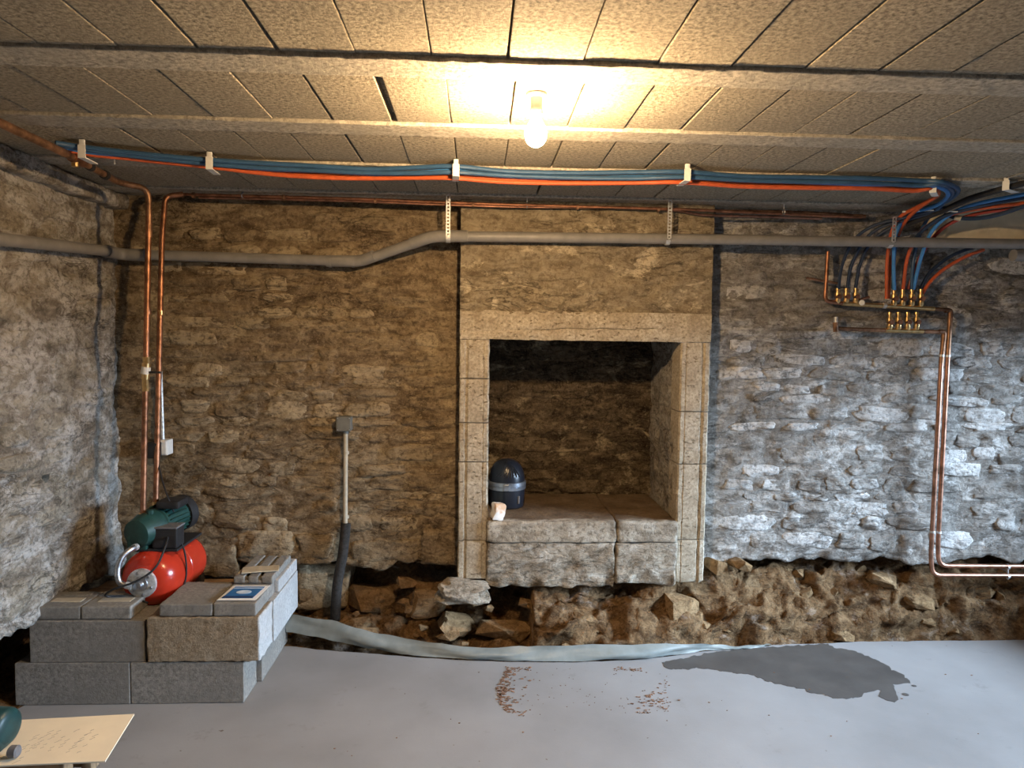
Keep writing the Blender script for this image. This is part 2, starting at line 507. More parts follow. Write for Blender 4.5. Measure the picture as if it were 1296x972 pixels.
# heightfield walls: f(u, v, d) -> world point; d = how far the face stands out
def field(to, u0, u1, v0, v1, cell, hfun, keep=None, vlow=None, back=0.0):
    nu, nv = max(2, round((u1 - u0) / cell)), max(2, round((v1 - v0) / cell))
    V, F = [], []
    for i in range(nu + 1):
        u = u0 + (u1 - u0) * i / nu
        vb = vlow(u) if vlow else v0
        for j in range(nv + 1):
            v = vb + (v1 - vb) * j / nv
            V.append(to(u, v, hfun(u, v)))
    for i in range(nu):
        for j in range(nv):
            u = u0 + (u1 - u0) * (i + .5) / nu; v = v0 + (v1 - v0) * (j + .5) / nv
            if keep and not keep(u, v): continue
            a = i * (nv + 1) + j
            F.append((a, a + nv + 1, a + nv + 2, a + 1))
    if back:
        k = len(V)
        for i in range(nu + 1):
            u = u0 + (u1 - u0) * i / nu
            V.append(to(u, (vlow(u) if vlow else v0) + 0.03, -back))
        for i in range(nu):
            u = u0 + (u1 - u0) * (i + .5) / nu
            if keep and not keep(u, v0 + 1e-3): continue
            F.append((k + i, k + i + 1, (i + 1) * (nv + 1), i * (nv + 1)))
    return V, F

def stone(to, hfun, u, v, a, b, p, seed, rot=0.0, n=20):
    """one face stone bedded in the mortar"""
    V, F = [], []
    cr, sr = math.cos(rot), math.sin(rot)
    rings = ((1.05, -0.012), (1.0, p * 0.35), (0.90, p * 0.95), (0.45, p * 1.05))
    for s, d in rings:
        for k in range(n):
            t = 2 * math.pi * k / n
            c, q = math.cos(t), math.sin(t)
            x = math.copysign(abs(c) ** 0.55, c) * a; y = math.copysign(abs(q) ** 0.55, q) * b
            wob = 1 + 0.30 * noise.noise(Vector((c * 1.2 + seed, q * 1.2, seed * .7))) + 0.16 * noise.noise(Vector((c * 3.5 + seed, q * 3.5, seed)))
            x *= s * wob; y *= s * wob
            X, Y = u + x * cr - y * sr, v + x * sr + y * cr
            dd = d + (0.006 * fbm(Vector((X * 16, Y * 16, seed))) if d > 0 else 0)
            V.append(to(X, Y, hfun(X, Y) + dd))
    V.append(to(u, v, hfun(u, v) + p * 1.05))
    m = len(rings)
    for i in range(m - 1):
        for k in range(n):
            k2 = (k + 1) % n
            F.append((i * n + k, i * n + k2, (i + 1) * n + k2, (i + 1) * n + k))
    for k in range(n): F.append(((m - 1) * n + k, (m - 1) * n + (k + 1) % n, m * n))
    F.append(tuple(range(n - 1, -1, -1)))
    return V, F

def courses(to, hfun, parent, mat, u0, u1, v0, v1, hr, lr, pr, ok, skip=0.12, limit=300, name='stone'):
    cnt = 0; v = v0
    while v < v1 - hr[0] * .5:
        h = random.uniform(*hr); u = u0 - random.uniform(0, lr[0])
        while u < u1:
            L = random.uniform(*lr); uc = u + L / 2; vc = v + h / 2 + random.uniform(-.012, .012)
            if random.random() > skip and ok(uc, vc, L / 2, h / 2) and cnt < limit:
                g = stone(to, hfun, uc, vc, L / 2 * random.uniform(.82, .96), h / 2 * random.uniform(.72, .96),
                          random.uniform(*pr), random.uniform(0, 90), random.uniform(-.07, .07))
                link(name, g[0], g[1], mat, parent); cnt += 1
            u += L + random.uniform(0, .02)
        v += h
    return cnt

# ================================================================== SETTING
# ---- floor slab: broken edge short of the back wall
edge_px = [(400, 822), (480, 828), (560, 834), (648, 838), (730, 838), (800, 835), (850, 830), (900, 823), (1000, 815), (1100, 812), (1296, 810)]
EDGE = [Vector((-2.3, 3.05, 0)), Vector((-2.0, 3.10, 0)), Vector((-1.9, 3.40, 0)), Vector((-1.3, 3.70, 0)), Vector((-0.98, 3.74, 0))] + [pt(x, y, Z=0) for x, y in edge_px] + [Vector((RX + .3, 3.75, 0))]
def edge_y(x):
    for a, b in zip(EDGE, EDGE[1:]):
        if a.x <= x <= b.x and b.x > a.x: return a.y + (b.y - a.y) * (x - a.x) / (b.x - a.x)
    return 3.7
ring = []
for a, b in zip(EDGE, EDGE[1:]):
    m = max(1, int((b - a).length / 0.03))
    for k in range(m):
        q = a.lerp(b, k / m)
        ring.append(Vector((q.x, q.y + 0.008 * fbm(q * 9), 0)))
ring.append(EDGE[-1])
poly = [Vector((EDGE[0].x, FY - .3, 0))] + ring + [Vector((RX + .3, FY - .3, 0))]
g = extrude_poly(poly, (0, 0, -1), 0.10)
floor = link('floor', g[0], g[1], 'floor_concrete', None, False); tag(floor, 'pale grey concrete floor slab with a rough far edge', None, None, 'structure')

# ---- back wall
def to_back(u, v, d): return Vector((u, WY - d, v))
def h_back(u, v):
    return 0.018 * fbm(Vector((u * 3.2, 0.3, v * 6.5))) + 0.013 * fbm(Vector((u * 12, 7.1, v * 26)))
def low_back(u):
    return 0.385 + 0.055 * fbm(Vector((u * 4.2, 3.3, 0)), 4) + (0.02 if u > 1.2 else 0.0)
def keep_back(u, v): return not (0.02 < u < 1.14 and v < 2.1)
g = field(to_back, WX - .05, RX + .1, 0.40, H + .02, 0.0165, h_back, keep_back, low_back, 0.30)
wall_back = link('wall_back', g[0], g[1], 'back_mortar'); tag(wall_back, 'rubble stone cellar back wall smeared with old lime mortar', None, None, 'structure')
def ok_back(u, v, a, b):
    if v - b < low_back(u) + .005 or v + b > H - .07: return False
    if u + a > -0.11 and u - a < 1.27: return False
    return u - a > WX + .02 and u - a < 3.35
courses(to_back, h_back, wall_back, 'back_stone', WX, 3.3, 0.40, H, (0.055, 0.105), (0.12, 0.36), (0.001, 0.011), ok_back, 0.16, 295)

# ---- left wall
def to_left(u, v, d): return Vector((WX + d, u, v))
def h_left(u, v):
    return 0.024 * fbm(Vector((1.7, u * 3.2, v * 4.5))) + 0.011 * fbm(Vector((5.5, u * 13, v * 15))) + 0.05 * max(0, 0.75 - v)
def low_left(u): return 0.42 + 0.08 * fbm(Vector((8.8, u * 3.5, 0)), 4)
g = field(to_left, 1.9, WY + .05, 0.42, H + .02, 0.0175, h_left, None, low_left, 0.35)
wall_left = link('wall_left', g[0], g[1], 'left_mortar'); tag(wall_left, 'pale rubble stone left wall with an undercut foot', None, None, 'structure')
def ok_left(u, v, a, b): return v - b > low_left(u) + .01 and v + b < H - .10 and u + a < WY - .02 and u - a > 2.0
courses(to_left, h_left, wall_left, 'left_stone', 1.95, WY, 0.45, H, (0.085, 0.19), (0.14, 0.42), (0.002, 0.012), ok_left, 0.14, 200)
tag(link('wall_left_near', *box((WX - .25, FY - .3, -.1), (WX - .02, 1.92, H + .1)), 'rear_plaster'), 'rubble left wall continuing beside the viewer', None, None, 'structure')

# ---- right wall with the window that lets the daylight in, and the wall behind the viewer
DOOR = (0.7, 3.55, 0.55, 1.80)
g = join(box((RX, FY - .3, -.1), (RX + .20, DOOR[0], H + .1)), box((RX, DOOR[1], -.1), (RX + .20, WY + .4, H + .1)),
         box((RX, DOOR[0], DOOR[3]), (RX + .20, DOOR[1], H + .1)), box((RX, DOOR[0], -.1), (RX + .20, DOOR[1], DOOR[2])))
wall_right = tag(link('wall_right', g[0], g[1], 'rear_plaster', None, False), 'plastered right wall with a wide window opening to daylight', None, None, 'structure')
win = tag(link('window_1', *join(box((RX + .10, DOOR[0], DOOR[2]), (RX + .15, DOOR[0] + .05, DOOR[3])), box((RX + .10, DOOR[1] - .05, DOOR[2]), (RX + .15, DOOR[1], DOOR[3])),
    box((RX + .10, DOOR[0], DOOR[2]), (RX + .15, DOOR[1], DOOR[2] + .05)), box((RX + .10, DOOR[0], DOOR[3] - .04), (RX + .15, DOOR[1], DOOR[3]))), 'wood', None, False), 'wooden window frame in the right wall', None, None, 'structure')
tag(link('wall_front', *box((WX - .3, FY - .3, -.1), (RX + .4, FY, H + .1)), 'rear_plaster'), 'plain plastered wall behind the viewer', None, None, 'structure')

# ---- ceiling: precast beams with hollow blocks between
ceiling = link('ceiling', *box((WX - .3, FY - .3, H + .035), (RX + .5, WY + .5, H + .12)), 'beam_concrete', None, False)
tag(ceiling, 'beam and block ceiling of raw concrete', None, None, 'structure')
beams = [(1.925 - .58 * 6 + .58 * k, 2.055 - .58 * 6 + .58 * k) for k in range(10)]
for i, (b0, b1) in enumerate(beams):
    if b1 < 1.3:
        g = rbox((WX - .1, b0, H - .012), (RX + .1, b1, H + .04), 10, 0.004)
    else:
        g = rbox((WX - .1, b0, H - .010), (RX + .1, b1, H + .04), 0.025, 0.003, 0.003, 45, i * 3.1)
    part('ceiling_beam', g, 'beam_concrete', ceiling, True, 50)
offs = {6: .071, 7: .100, 8: .107, 5: .05, 9: .09}
rows = [(beams[k][1], beams[k + 1][0]) for k in range(9)] + [(beams[9][1], WY + .02)]
block_meshes = []
for q in range(5):
    g = rbox((-.0975, 0, 0), (.0975, .444, .05), 0.05, 0.0022, 0.0009, 30, q * 5.7)
    me = bpy.data.meshes.new('ceiling_block'); me.from_pydata([tuple(v) for v in g[0]], [], g[1])
    me.materials.append(MATS['ceiling_block']); me.polygons.foreach_set('use_smooth', [True] * len(me.polygons)); me.update(); me.set_sharp_from_angle(angle=R(40))
    block_meshes.append(me)
for k, (y0, y1) in enumerate(rows):
    if y1 < 1.3:
        part('block_row', box((WX - .1, y0, H), (RX + .1, y1, H + .05)), 'ceiling_block', ceiling)['kind'] = 'stuff'
        continue
    x0 = offs.get(k + 1, .08)
    i = -11
    while x0 + i * .2 < RX:
        xc = x0 + (i + .5) * .2 + random.uniform(-.003, .003)
        if xc > WX - .06:
            o = bpy.data.objects.new('ceiling_block', random.choice(block_meshes)); COL.objects.link(o); o.parent = ceiling
            sx = 1.0; sh = 0.0
            if k == 6 and i in (-2,): sh = 0.0
            if k == 6 and i == -2: sx, sh = 0.93, 0.008
            o.location = (xc + sh, y0 + .003, H + random.uniform(-.0015, .0025))
            o.scale = (sx, (y1 - y0 - .006) / .444, 1)
            o.rotation_euler = (0, 0, random.uniform(-.006, .006))
        i += 1
# mortar plate along the top of the walls
g = rbox((WX - .04, 1.9, H - .085), (WX + .075, WY + .02, H - .004), 0.035, 0.012, 0.012, 11, 2.0)
trim = link('trim_1', g[0], g[1], 'left_mortar'); tag(trim, 'rough mortar ledge along the top of the left wall', None, None, 'structure')
g = rbox((2.50, 3.74, 2.20), (RX, WY + .05, H - .004), 0.05, 0.01, 0.012, 9, 6.0)
trim = link('trim_2', g[0], g[1], 'cream_plaster'); tag(trim, 'pale plastered lintel band at the top right of the back wall', None, None, 'structure')

tag(link('wall_left_footing', *box((WX - .75, 1.8, -.1), (WX - .32, WY + .6, .62)), 'earth'), 'dark earth behind the undercut left wall', None, None, 'structure')
# ---- earth bank under the undermined walls
def bank():
    V, F = [], []
    nx, nt = 420, 56
    x0, x1 = -2.35, RX + .2
    for i in range(nx + 1):
        x = x0 + (x1 - x0) * i / nx
        ye = edge_y(x)
        left = 1.0 if x < -.2 else max(0.0, 1 - (x + .2) / 1.0)
        for j in range(nt + 1):
            t = j / nt
            if t < .25:
                y = ye - .05 + (t / .25) * .10; z = -.09 + .10 * (t / .25)
            else:
                s = (t - .25) / .75
                y = ye + .05 + (4.26 - ye - .05) * (s ** (0.85 if left > .5 else 1.15)) * (1 if left > .5 else .9)
                z = .01 + (.52 if left < .5 else .46) * (s ** (1.5 if left > .5 else 0.62))
            k = min(1, t * 3)
            dy = .085 * fbm(Vector((x * 3.6, y * 4, z * 7)), 6) * k
            dz = .060 * fbm(Vector((x * 4.2 + 5, y * 5, z * 5)), 6) * k
            rg = noise.voronoi(Vector((x * 5.5, y * 5.5, z * 8)))[0]
            dz += .07 * (0.30 - rg[0]) * k; dy -= .05 * (0.30 - rg[0]) * k; dz += .02 * fbm(Vector((x * 22, y * 22, z * 22)), 4) * k
            V.append(Vector((x, y + dy, max(z + dz, -.09))))
    for i in range(nx):
        for j in range(nt):
            a = i * (nt + 1) + j
            F.append((a, a + nt + 1, a + nt + 2, a + 1))
    return V, F
g = bank()
earth = link('ground_bank', g[0], g[1], 'earth'); tag(earth, 'bank of brown clay and rubble exposed under the wall foot', None, None, 'structure')
def on_bank(x, t):
    ye = edge_y(x); return ye + .06 + t * (3.95 - ye), .02 + t * .36
for q in range(85):
    x = random.uniform(-.75, 3.1); t = random.random()
    y, z = on_bank(x, t)
    sz = random.uniform(.018, .055)
    g = shard((x, y + .02, z - .005), (sz * random.uniform(.9, 1.9), sz * .9, sz * random.uniform(.5, .9)), q, random.uniform(-.5, .5))
    link('rock', g[0], g[1], 'rock', earth, False)
for px, py, Y, sx, sz in [(575, 790, 3.80, .12, .06), (640, 800, 3.76, .16, .06), (860, 770, 3.80, .12, .08), (760, 785, 3.78, .18, .06), (935, 713, 3.86, .05, .035),
                          (905, 716, 3.88, .05, .04), (1060, 800, 3.83, .10, .03), (1120, 735, 3.92, .13, .04), (1160, 760, 3.88, .10, .05), (470, 760, 4.02, .16, .10), (540, 765, 3.98, .12, .10), (395, 745, 4.05, .12, .13)]:
    c = pt(px, py, Y=Y)
    g = shard(c, (sx, .09, sz), px, .2, 26)
    link('rock', g[0], g[1], 'rock', earth, False)
# big footing stones left of the chimney
for px0, px1, py0, py1 in [(300, 372, 672, 706), (376, 420, 678, 706), (444, 530, 684, 712), (534, 577, 668, 714), (252, 300, 690, 730), (372, 440, 712, 772), (300, 368, 716, 760)]:
    Y = 3.90 if py0 < 712 else 3.98
    a, b = pt(px0, py1, Y=Y), pt(px1, py0, Y=Y)
    g = rbox((a.x, Y - .015, a.z), (b.x, Y + .22, b.z), 0.035, 0.018, 0.020, 9, px0 * .1)
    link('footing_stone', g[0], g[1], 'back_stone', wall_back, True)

# ================================================================== FIREPLACE
XL0, XL1, XR0, XR1 = -0.095, 0.062, 1.085, 1.245
ZL0, ZL1, ZH = 1.643, 1.795, 0.675
def h_breast(u, v): return 0.012 * fbm(Vector((u * 5, 2.2, v * 6))) + 0.008 * fbm(Vector((u * 16, 4, v * 20)))
def to_breast(u, v, d): return Vector((u, MY - d, v))
g = field(to_breast, XL0, XR1, ZL1 - .01, H, 0.017, h_breast)
nvb = max(2, round((H - ZL1 + .01) / 0.017)); nub = max(2, round((XR1 - XL0) / 0.017))
V, F = g
k = len(V)
for j in range(nvb + 1): V.append(Vector((V[j].x, WY + .02, V[j].z)))
for j in range(nvb + 1):
    q = V[nub * (nvb + 1) + j]; V.append(Vector((q.x, WY + .02, q.z)))
for j in range(nvb):
    F.append((k + j, j, j + 1, k + j + 1))
    a = nub * (nvb + 1) + j; F.append((a, k + nvb + 1 + j, k + nvb + 2 + j, a + 1))
wall_chimney = link('wall_chimney', V, F, 'breast_plaster', None, True, 50)
tag(wall_chimney, 'rough plastered chimney breast above the stone fireplace', None, None, 'structure')

# niche shell
def h_niche(u, v): return 0.016 * fbm(Vector((u * 5, 9.2, v * 8))) + 0.008 * fbm(Vector((u * 18, 1, v * 24)))
NY = 4.42
def to_nb(u, v, d): return Vector((u, NY - d, v))
g = field(to_nb, XL1 - .05, XR0 + .08, 0.55, 2.25, 0.02, h_niche)
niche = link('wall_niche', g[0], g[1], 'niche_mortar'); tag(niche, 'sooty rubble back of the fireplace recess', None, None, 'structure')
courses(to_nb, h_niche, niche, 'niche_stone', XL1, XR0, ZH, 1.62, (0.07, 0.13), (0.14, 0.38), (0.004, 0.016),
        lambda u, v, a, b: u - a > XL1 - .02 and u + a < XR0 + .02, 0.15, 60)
def to_nr(u, v, d): return Vector((XR0 + .01 - d, u, v))
def to_nl(u, v, d): return Vector((XL1 - .01 + d, u, v))
V, F = field(to_nr, MY + .10, NY + .03, 0.55, 2.25, 0.02, h_niche)
part('jamb_lining', (V, [f[::-1] for f in F]), 'jamb_plaster', niche)
part('jamb_lining', field(to_nl, MY + .10, NY + .03, 0.55, 2.25, 0.02, h_niche), 'jamb_plaster', niche)
part('flue_throat', box((XL1 - .1, MY + .02, 2.25), (XR0 + .1, NY + .1, 2.30)), 'niche_mortar', niche)
part('lintel_backing', box((XL1 - .04, MY + .17, ZL0 + .03), (XR0 + .04, MY + .22, 2.27)), 'niche_mortar', niche)

fp = thing('fireplace_surround', 'carved pale stone fireplace surround with cracked lintel and jointed posts', 'fireplace', (0.57, MY, 0.33))
def post(x0, x1, z0, z1, flip, seed, jag=False):
    """post stone with fillet, bead and flat in section"""
    wdt = x1 - x0
    prof = [(0, .17), (0, .006), (.006, 0), (.026, 0), (.030, .007), (.037, .009), (.043, .006), (.047, .001), (wdt - .034, .001), (wdt - .030, .005), (wdt - .026, .001), (wdt - .008, 0), (wdt, .009), (wdt, .17)]
    nz = max(2, int((z1 - z0) / .02)); V, F = [], []
    for j in range(nz + 1):
        z = z0 + (z1 - z0) * j / nz
        for (u, d) in prof:
            e = .004 if (j == 0 or j == nz) and d < .1 else 0
            x = x0 + u if not flip else x1 - u
            p = Vector((x, MY - .004 + d + e, z))
            p += Vector((fbm(p * 25 + Vector((seed, 0, 0))) * .0035, fbm(p * 25) * .004, 0))
            if jag and j == 0: p.z += .05 * abs(fbm(Vector((x * 14, 0, 1)))) + (.06 if u > wdt * .35 and not flip else 0) * (u / wdt)
            V.append(p)
    m = len(prof)
    for j in range(nz):
        for q in range(m - 1):
            f = (j * m + q, j * m + q + 1, (j + 1) * m + q + 1, (j + 1) * m + q)
            F.append(f if not flip else f[::-1])
    a, b = tuple(range(m)), tuple(nz * m + q for q in range(m))
    F.append(a[::-1] if not flip else a); F.append(b if not flip else b[::-1])
    return V, F
jl = [0.335, .565, .99, 1.20, 1.435, ZL0]
jr = [0.325, .57, .985, 1.27, ZL0]
for i in range(len(jl) - 1):
    part('post_stone', post(XL0, XL1, jl[i] + .0025, jl[i + 1] - .0025, False, i * 2.2, i == 0), 'surround_stone', fp, True, 30)
for i in range(len(jr) - 1):
    part('post_stone', post(XR0, XR1, jr[i] + .0025, jr[i + 1] - .0025, True, i * 1.3 + 20, i == 0), 'surround_stone', fp, True, 30)
# lintel in two pieces split by the crack
def crack(x): return ZL0 + .055 + .010 * fbm(Vector((x * 7, 1, 1))) + .012 * math.sin((x - .3) * 3)
def slab_strip(x0, x1, lo, hi, nz, seed):
    nx = int((x1 - x0) / .02); V, F = [], []
    ys = (0, )
    for i in range(nx + 1):
        x = x0 + (x1 - x0) * i / nx
        a, b = lo(x), hi(x)
        col = [Vector((x, MY + .17, a))]
        for j in range(nz + 1):
            t = j / nz; z = a + (b - a) * t
            e = .004 if j in (0, nz) else 0
            col.append(Vector((x, MY - .006 + e + .004 * fbm(Vector((x * 20, seed, z * 20))) , z)))
        col.append(Vector((x, MY + .17, b)))
        V += col
    m = nz + 3
    for i in range(nx):
        for q in range(m - 1):
            F.append((i * m + q, (i + 1) * m + q, (i + 1) * m + q + 1, i * m + q + 1))
    F.append(tuple(range(m))); F.append(tuple(nx * m + q for q in range(m))[::-1])
    return V, F
lint = part('lintel', slab_strip(XL0, XR1, lambda x: crack(x) + (.0012 if .3 < x < .95 else .0002), lambda x: ZL1 + .006 * fbm(Vector((x * 9, 0, 0))), 6, 1), 'surround_stone', fp, True, 40)
part('lintel_underside', slab_strip(XL0, XR1, lambda x: ZL0 + .003 * fbm(Vector((x * 15, 0, 4))), lambda x: crack(x) - (.0012 if .3 < x < .95 else .0002), 3, 1), 'surround_stone', lint, True, 40)
# hearth
he = thing('hearth', 'raised stone hearth of thick worn slabs filling the fireplace foot', 'hearth', (.57, MY, .30))
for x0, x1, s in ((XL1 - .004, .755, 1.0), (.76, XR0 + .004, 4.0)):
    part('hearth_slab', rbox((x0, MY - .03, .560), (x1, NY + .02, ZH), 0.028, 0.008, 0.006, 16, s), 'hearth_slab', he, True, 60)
for x0, x1, z0, s in ((XL1 - .002, .752, .31, 7.0), (.755, XR0 + .002, .33, 9.5)):
    V, F = rbox((x0, MY - .022, z0), (x1, NY, .558), 0.025, 0.008, 0.008, 14, s)
    for v in V:
        k = max(0, (.47 - v.z) / .15)
        v.z += k * .035 * fbm(Vector((v.x * 3.5, s, 0)), 3); v.y += k * .03 * (fbm(Vector((v.x * 9, s, v.z * 9))) + .3)
    part('base_stone', (V, F), 'hearth_stone', he, True, 60)
c = pt(588, 748, Y=3.70)
g = rock(c, (.145, .10, .055), 12.3, 3, .30, .15)
solo('flat_stone', g, 'hearth_stone', 'flat rounded stone jammed under the left fireplace post', 'stone')

# things in the fireplace
c0 = pt(640, 636, Z=ZH + .002); c0.y = max(c0.y, 4.0); c0 = pt(641, 640, Z=ZH + .004)
can = thing('domed_canister', 'black domed canister with a silver band standing in the fireplace', 'canister', c0)
ct = c0 + Vector((0, 0, 1)); rr = .105
part('body', lathe([(0, rr * .86), (.006, rr * .93), (.08, rr), (.105, rr)], c0, ct, 32), 'canister_black', can)
bd = part('band', lathe([(.105, rr), (.107, rr * 1.05), (.125, rr * 1.06), (.1265, rr * 1.03), (.1285, rr * 1.03), (.130, rr * 1.06), (.150, rr * 1.05), (.152, rr)], c0, ct, 32), 'canister_silver', can)
part('buckle', rbox(c0 + Vector((-.028, -rr - .014, .108)), c0 + Vector((.012, -rr - .002, .146)), 1, .004), 'canister_silver', bd)
lid = part('dome_lid', lathe([(.152, rr * .99)] + [(.152 + .125 * math.sin(a * math.pi / 20), rr * .99 * math.cos(a * math.pi / 20) ** .8) for a in range(1, 10)] + [(.2775, .002)], c0, ct, 32), 'canister_black', can)
part('handle_notch', rbox(c0 + Vector((.06, -.087, .03)), c0 + Vector((.072, -.078, .075)), 1, .003), 'tool_grey', can)
for k in range(9):   # swirl of ribs on the lid
    P = []
    for s in range(7):
        t = s / 6; ph = -math.pi / 2 + (k - 4) * .35 * t + .25 * (1 - t)
        el = .25 + .95 * (1 - t)
        q = Vector((math.cos(-math.pi / 2 + (k - 4) * .18 * t + .12 * math.sin(t * 3)) * math.cos(el) ** .8 * rr, math.sin(-math.pi / 2 + (k - 4) * .18 * t) * math.cos(el) ** .8 * rr, .152 + .125 * math.sin(el) + .001))
        P.append(c0 + q)
    part('rib', tube(P, .0028, 6), 'canister_black', lid)
c = pt(629, 657, Z=ZH + .004)
g = rbox((-.034, -.03, 0), (.03, .03, .085), .02, .008, .010, 18, 3.3)
g = xf(g, Matrix.Translation(c) @ Matrix.Rotation(.15, 4, 'Y') @ Matrix.Rotation(.3, 4, 'Z'))
solo('stone_shard', g, 'shard_white', 'small white and orange broken stone beside the black canister', 'stone')

# ================================================================== LIGHT BULB
b0 = pt(679, 119, Z=H); zt = H - .002
lamp = thing('light_bulb', 'lit bare light bulb in a white holder on the ceiling', 'light bulb', (b0.x, b0.y, zt))
dn = Vector((b0.x, b0.y, 0)); top = Vector((b0.x, b0.y, zt))
part('ceiling_rose', lathe([(0, .032), (.006, .031), (.009, .022)], top, dn, 24), 'white_plastic', lamp)
part('lamp_holder', lathe([(.008, .018), (.045, .018), (.047, .021), (.060, .021), (.062, .017)], top, dn, 24), 'white_plastic', lamp)
part('bulb_collar', lathe([(.060, .013), (.072, .015), (.085, .022), (.096, .028)], top, dn, 28), 'bulb_neck', lamp)
part('glass_bulb', lathe([(.0965, .0275), (.1, .030), (.110, .0325), (.122, .033), (.134, .030), (.145, .023), (.152, .013), (.1545, .003)], top, dn, 28), 'bulb_glow', lamp)

# ================================================================== CEILING TUBE BUNDLE
ZB = H - .028
run_px = [(70, 181), (107, 187), (180, 194), (267, 202), (340, 208), (410, 211), (470, 213), (530, 212), (577, 211), (640, 216), (720, 219), (800, 219), (868, 217), (940, 222), (1020, 225), (1100, 226), (1165, 228)]
RUN = [pt(x, y, Z=ZB) for x, y in run_px]
def bundle_tube(dy, dz, tail, wob, r=.0095):
    P = [p + Vector((0, dy + .004 * math.sin(i * wob), dz * min(1, .15 + i / 6) + .003 * math.sin(i * wob * 1.7 + dy * 90))) for i, p in enumerate(RUN)]
    return tube(smooth_path(P + [pt(x, y, Y=Y) for x, y, Y in tail], 6), r, 10)
tails = [
    ('tube_blue', 0, 0, [(1195, 231, 2.98), (1213, 241, 3.15), (1196, 256, 3.40), (1160, 268, 3.62), (1139, 292, 3.74), (1131, 330, 3.79), (1131, 366, 3.81)], 1.1, 'nearest blue water tube of the ceiling bundle, dropping to the copper manifold'),
    ('tube_blue', .012, -.018, [(1190, 233, 3.0), (1206, 243, 3.18), (1192, 259, 3.42), (1172, 280, 3.66), (1160, 310, 3.76), (1155, 340, 3.79), (1154, 366, 3.81)], .8, 'middle blue water tube of the ceiling bundle, dropping to the copper manifold'),
    ('tube_light_blue', .034, -.012, [(1186, 236, 3.04), (1200, 246, 3.2), (1185, 260, 3.42), (1150, 272, 3.64), (1134, 296, 3.72), (1131, 330, 3.77), (1132, 367, 3.80)], 1.3, 'brighter blue water tube at the back of the ceiling bundle'),
    ('tube_orange', .046, -.034, [(1180, 238, 3.05), (1187, 247, 3.2), (1165, 260, 3.45), (1140, 274, 3.65), (1128, 296, 3.74), (1123, 330, 3.79), (1122, 378, 3.82)], .9, 'lowest orange water tube of the ceiling bundle, bending down to the manifold'),
    ('tube_orange', .066, -.022, [(1178, 240, 3.08), (1183, 249, 3.22), (1163, 263, 3.47), (1146, 280, 3.66), (1136, 300, 3.76), (1127, 335, 3.82), (1124, 378, 3.84)], 1.2, 'upper orange water tube tucked behind the blue tubes on the ceiling'),
]
for m, dy, dz, tl, wob, lab in tails:
    solo('water_tube', bundle_tube(dy, dz, tl, wob), m, lab, 'tube', 'tubes of the ceiling bundle')
others = [
    ('tube_orange', .0095, [(1330, 250, 3.25), (1296, 257, 3.3), (1240, 264, 3.42), (1196, 274, 3.55), (1165, 294, 3.68), (1149, 325, 3.76), (1143, 366, 3.81)], 'orange tube arching from the right into the third manifold valve'),
    ('tube_light_blue', .0095, [(1330, 238, 3.2), (1296, 246, 3.25), (1240, 257, 3.38), (1205, 270, 3.5), (1180, 292, 3.64), (1166, 325, 3.74), (1156, 366, 3.81)], 'bright blue tube arching from the right into the manifold'),
    ('tube_red', .0095, [(1330, 253, 3.3), (1296, 262, 3.36), (1240, 270, 3.48), (1204, 282, 3.6), (1180, 302, 3.72), (1160, 335, 3.80), (1149, 366, 3.83)], 'dark red tube arching from the right behind the blue tubes'),
    ('tube_navy', .0095, [(1330, 243, 3.22), (1296, 250, 3.28), (1235, 262, 3.4), (1190, 276, 3.55), (1160, 300, 3.7), (1147, 330, 3.79), (1144, 366, 3.83)], 'navy tube between the orange and blue tubes above the manifold'),
    ('rubber_black', .014, [(1335, 222, 3.0), (1296, 232, 3.05), (1262, 241, 3.12), (1226, 252, 3.3), (1190, 268, 3.5), (1150, 283, 3.68)], 'thick black insulated tube in the upper right corner'),
    ('tube_navy', .0105, [(1335, 250, 3.2), (1296, 261, 3.28), (1266, 271, 3.36), (1240, 276, 3.45), (1215, 276, 3.55), (1196, 272, 3.66)], 'sagging dark tube lowest at the right edge with a pale end collar'),
    ('tube_navy', .0085, [(1200, 262, 3.45), (1150, 274, 3.62), (1105, 286, 3.74), (1080, 305, 3.79), (1066, 335, 3.81), (1061, 366, 3.81)], 'leftmost navy tube dropping to the left group of valves'),
    ('tube_navy', .0085, [(1200, 264, 3.47), (1152, 277, 3.64), (1112, 289, 3.75), (1090, 310, 3.80), (1077, 338, 3.82), (1072, 366, 3.82)], 'middle navy tube dropping to the left group of valves'),
    ('tube_navy', .0085, [(1200, 266, 3.49), (1155, 280, 3.66), (1120, 292, 3.76), (1098, 313, 3.81), (1087, 340, 3.82), (1083, 364, 3.82)], 'rightmost navy tube dropping to the left group of valves'),
    ('tube_orange', .0095, [(1245, 316, 3.80), (1222, 325, 3.80), (1196, 340, 3.81), (1178, 356, 3.82), (1167, 372, 3.83)], 'short orange tube curving down right of the manifold'),
    ('tube_navy', .0095, [(1236, 312, 3.83), (1210, 321, 3.83), (1186, 336, 3.83), (1172, 352, 3.83), (1164, 370, 3.84)], 'short navy tube curving beside the short orange tube'),
]
for m, r, P, lab in others:
    Q = [pt(x, y, Y=Y) for x, y, Y in P]
    if P[0][0] > 1320:      # goes on to the right wall
        e = Vector((RX + .02, Q[0].y - .12, min(Q[0].z + .01, H - .035))); f = Q[0].copy()
        Q = [e.lerp(f, t / 6) for t in range(6)] + Q
    solo('water_tube', tube(smooth_path(Q, 7), r, 10), m, lab, 'tube', 'tubes at the manifold')
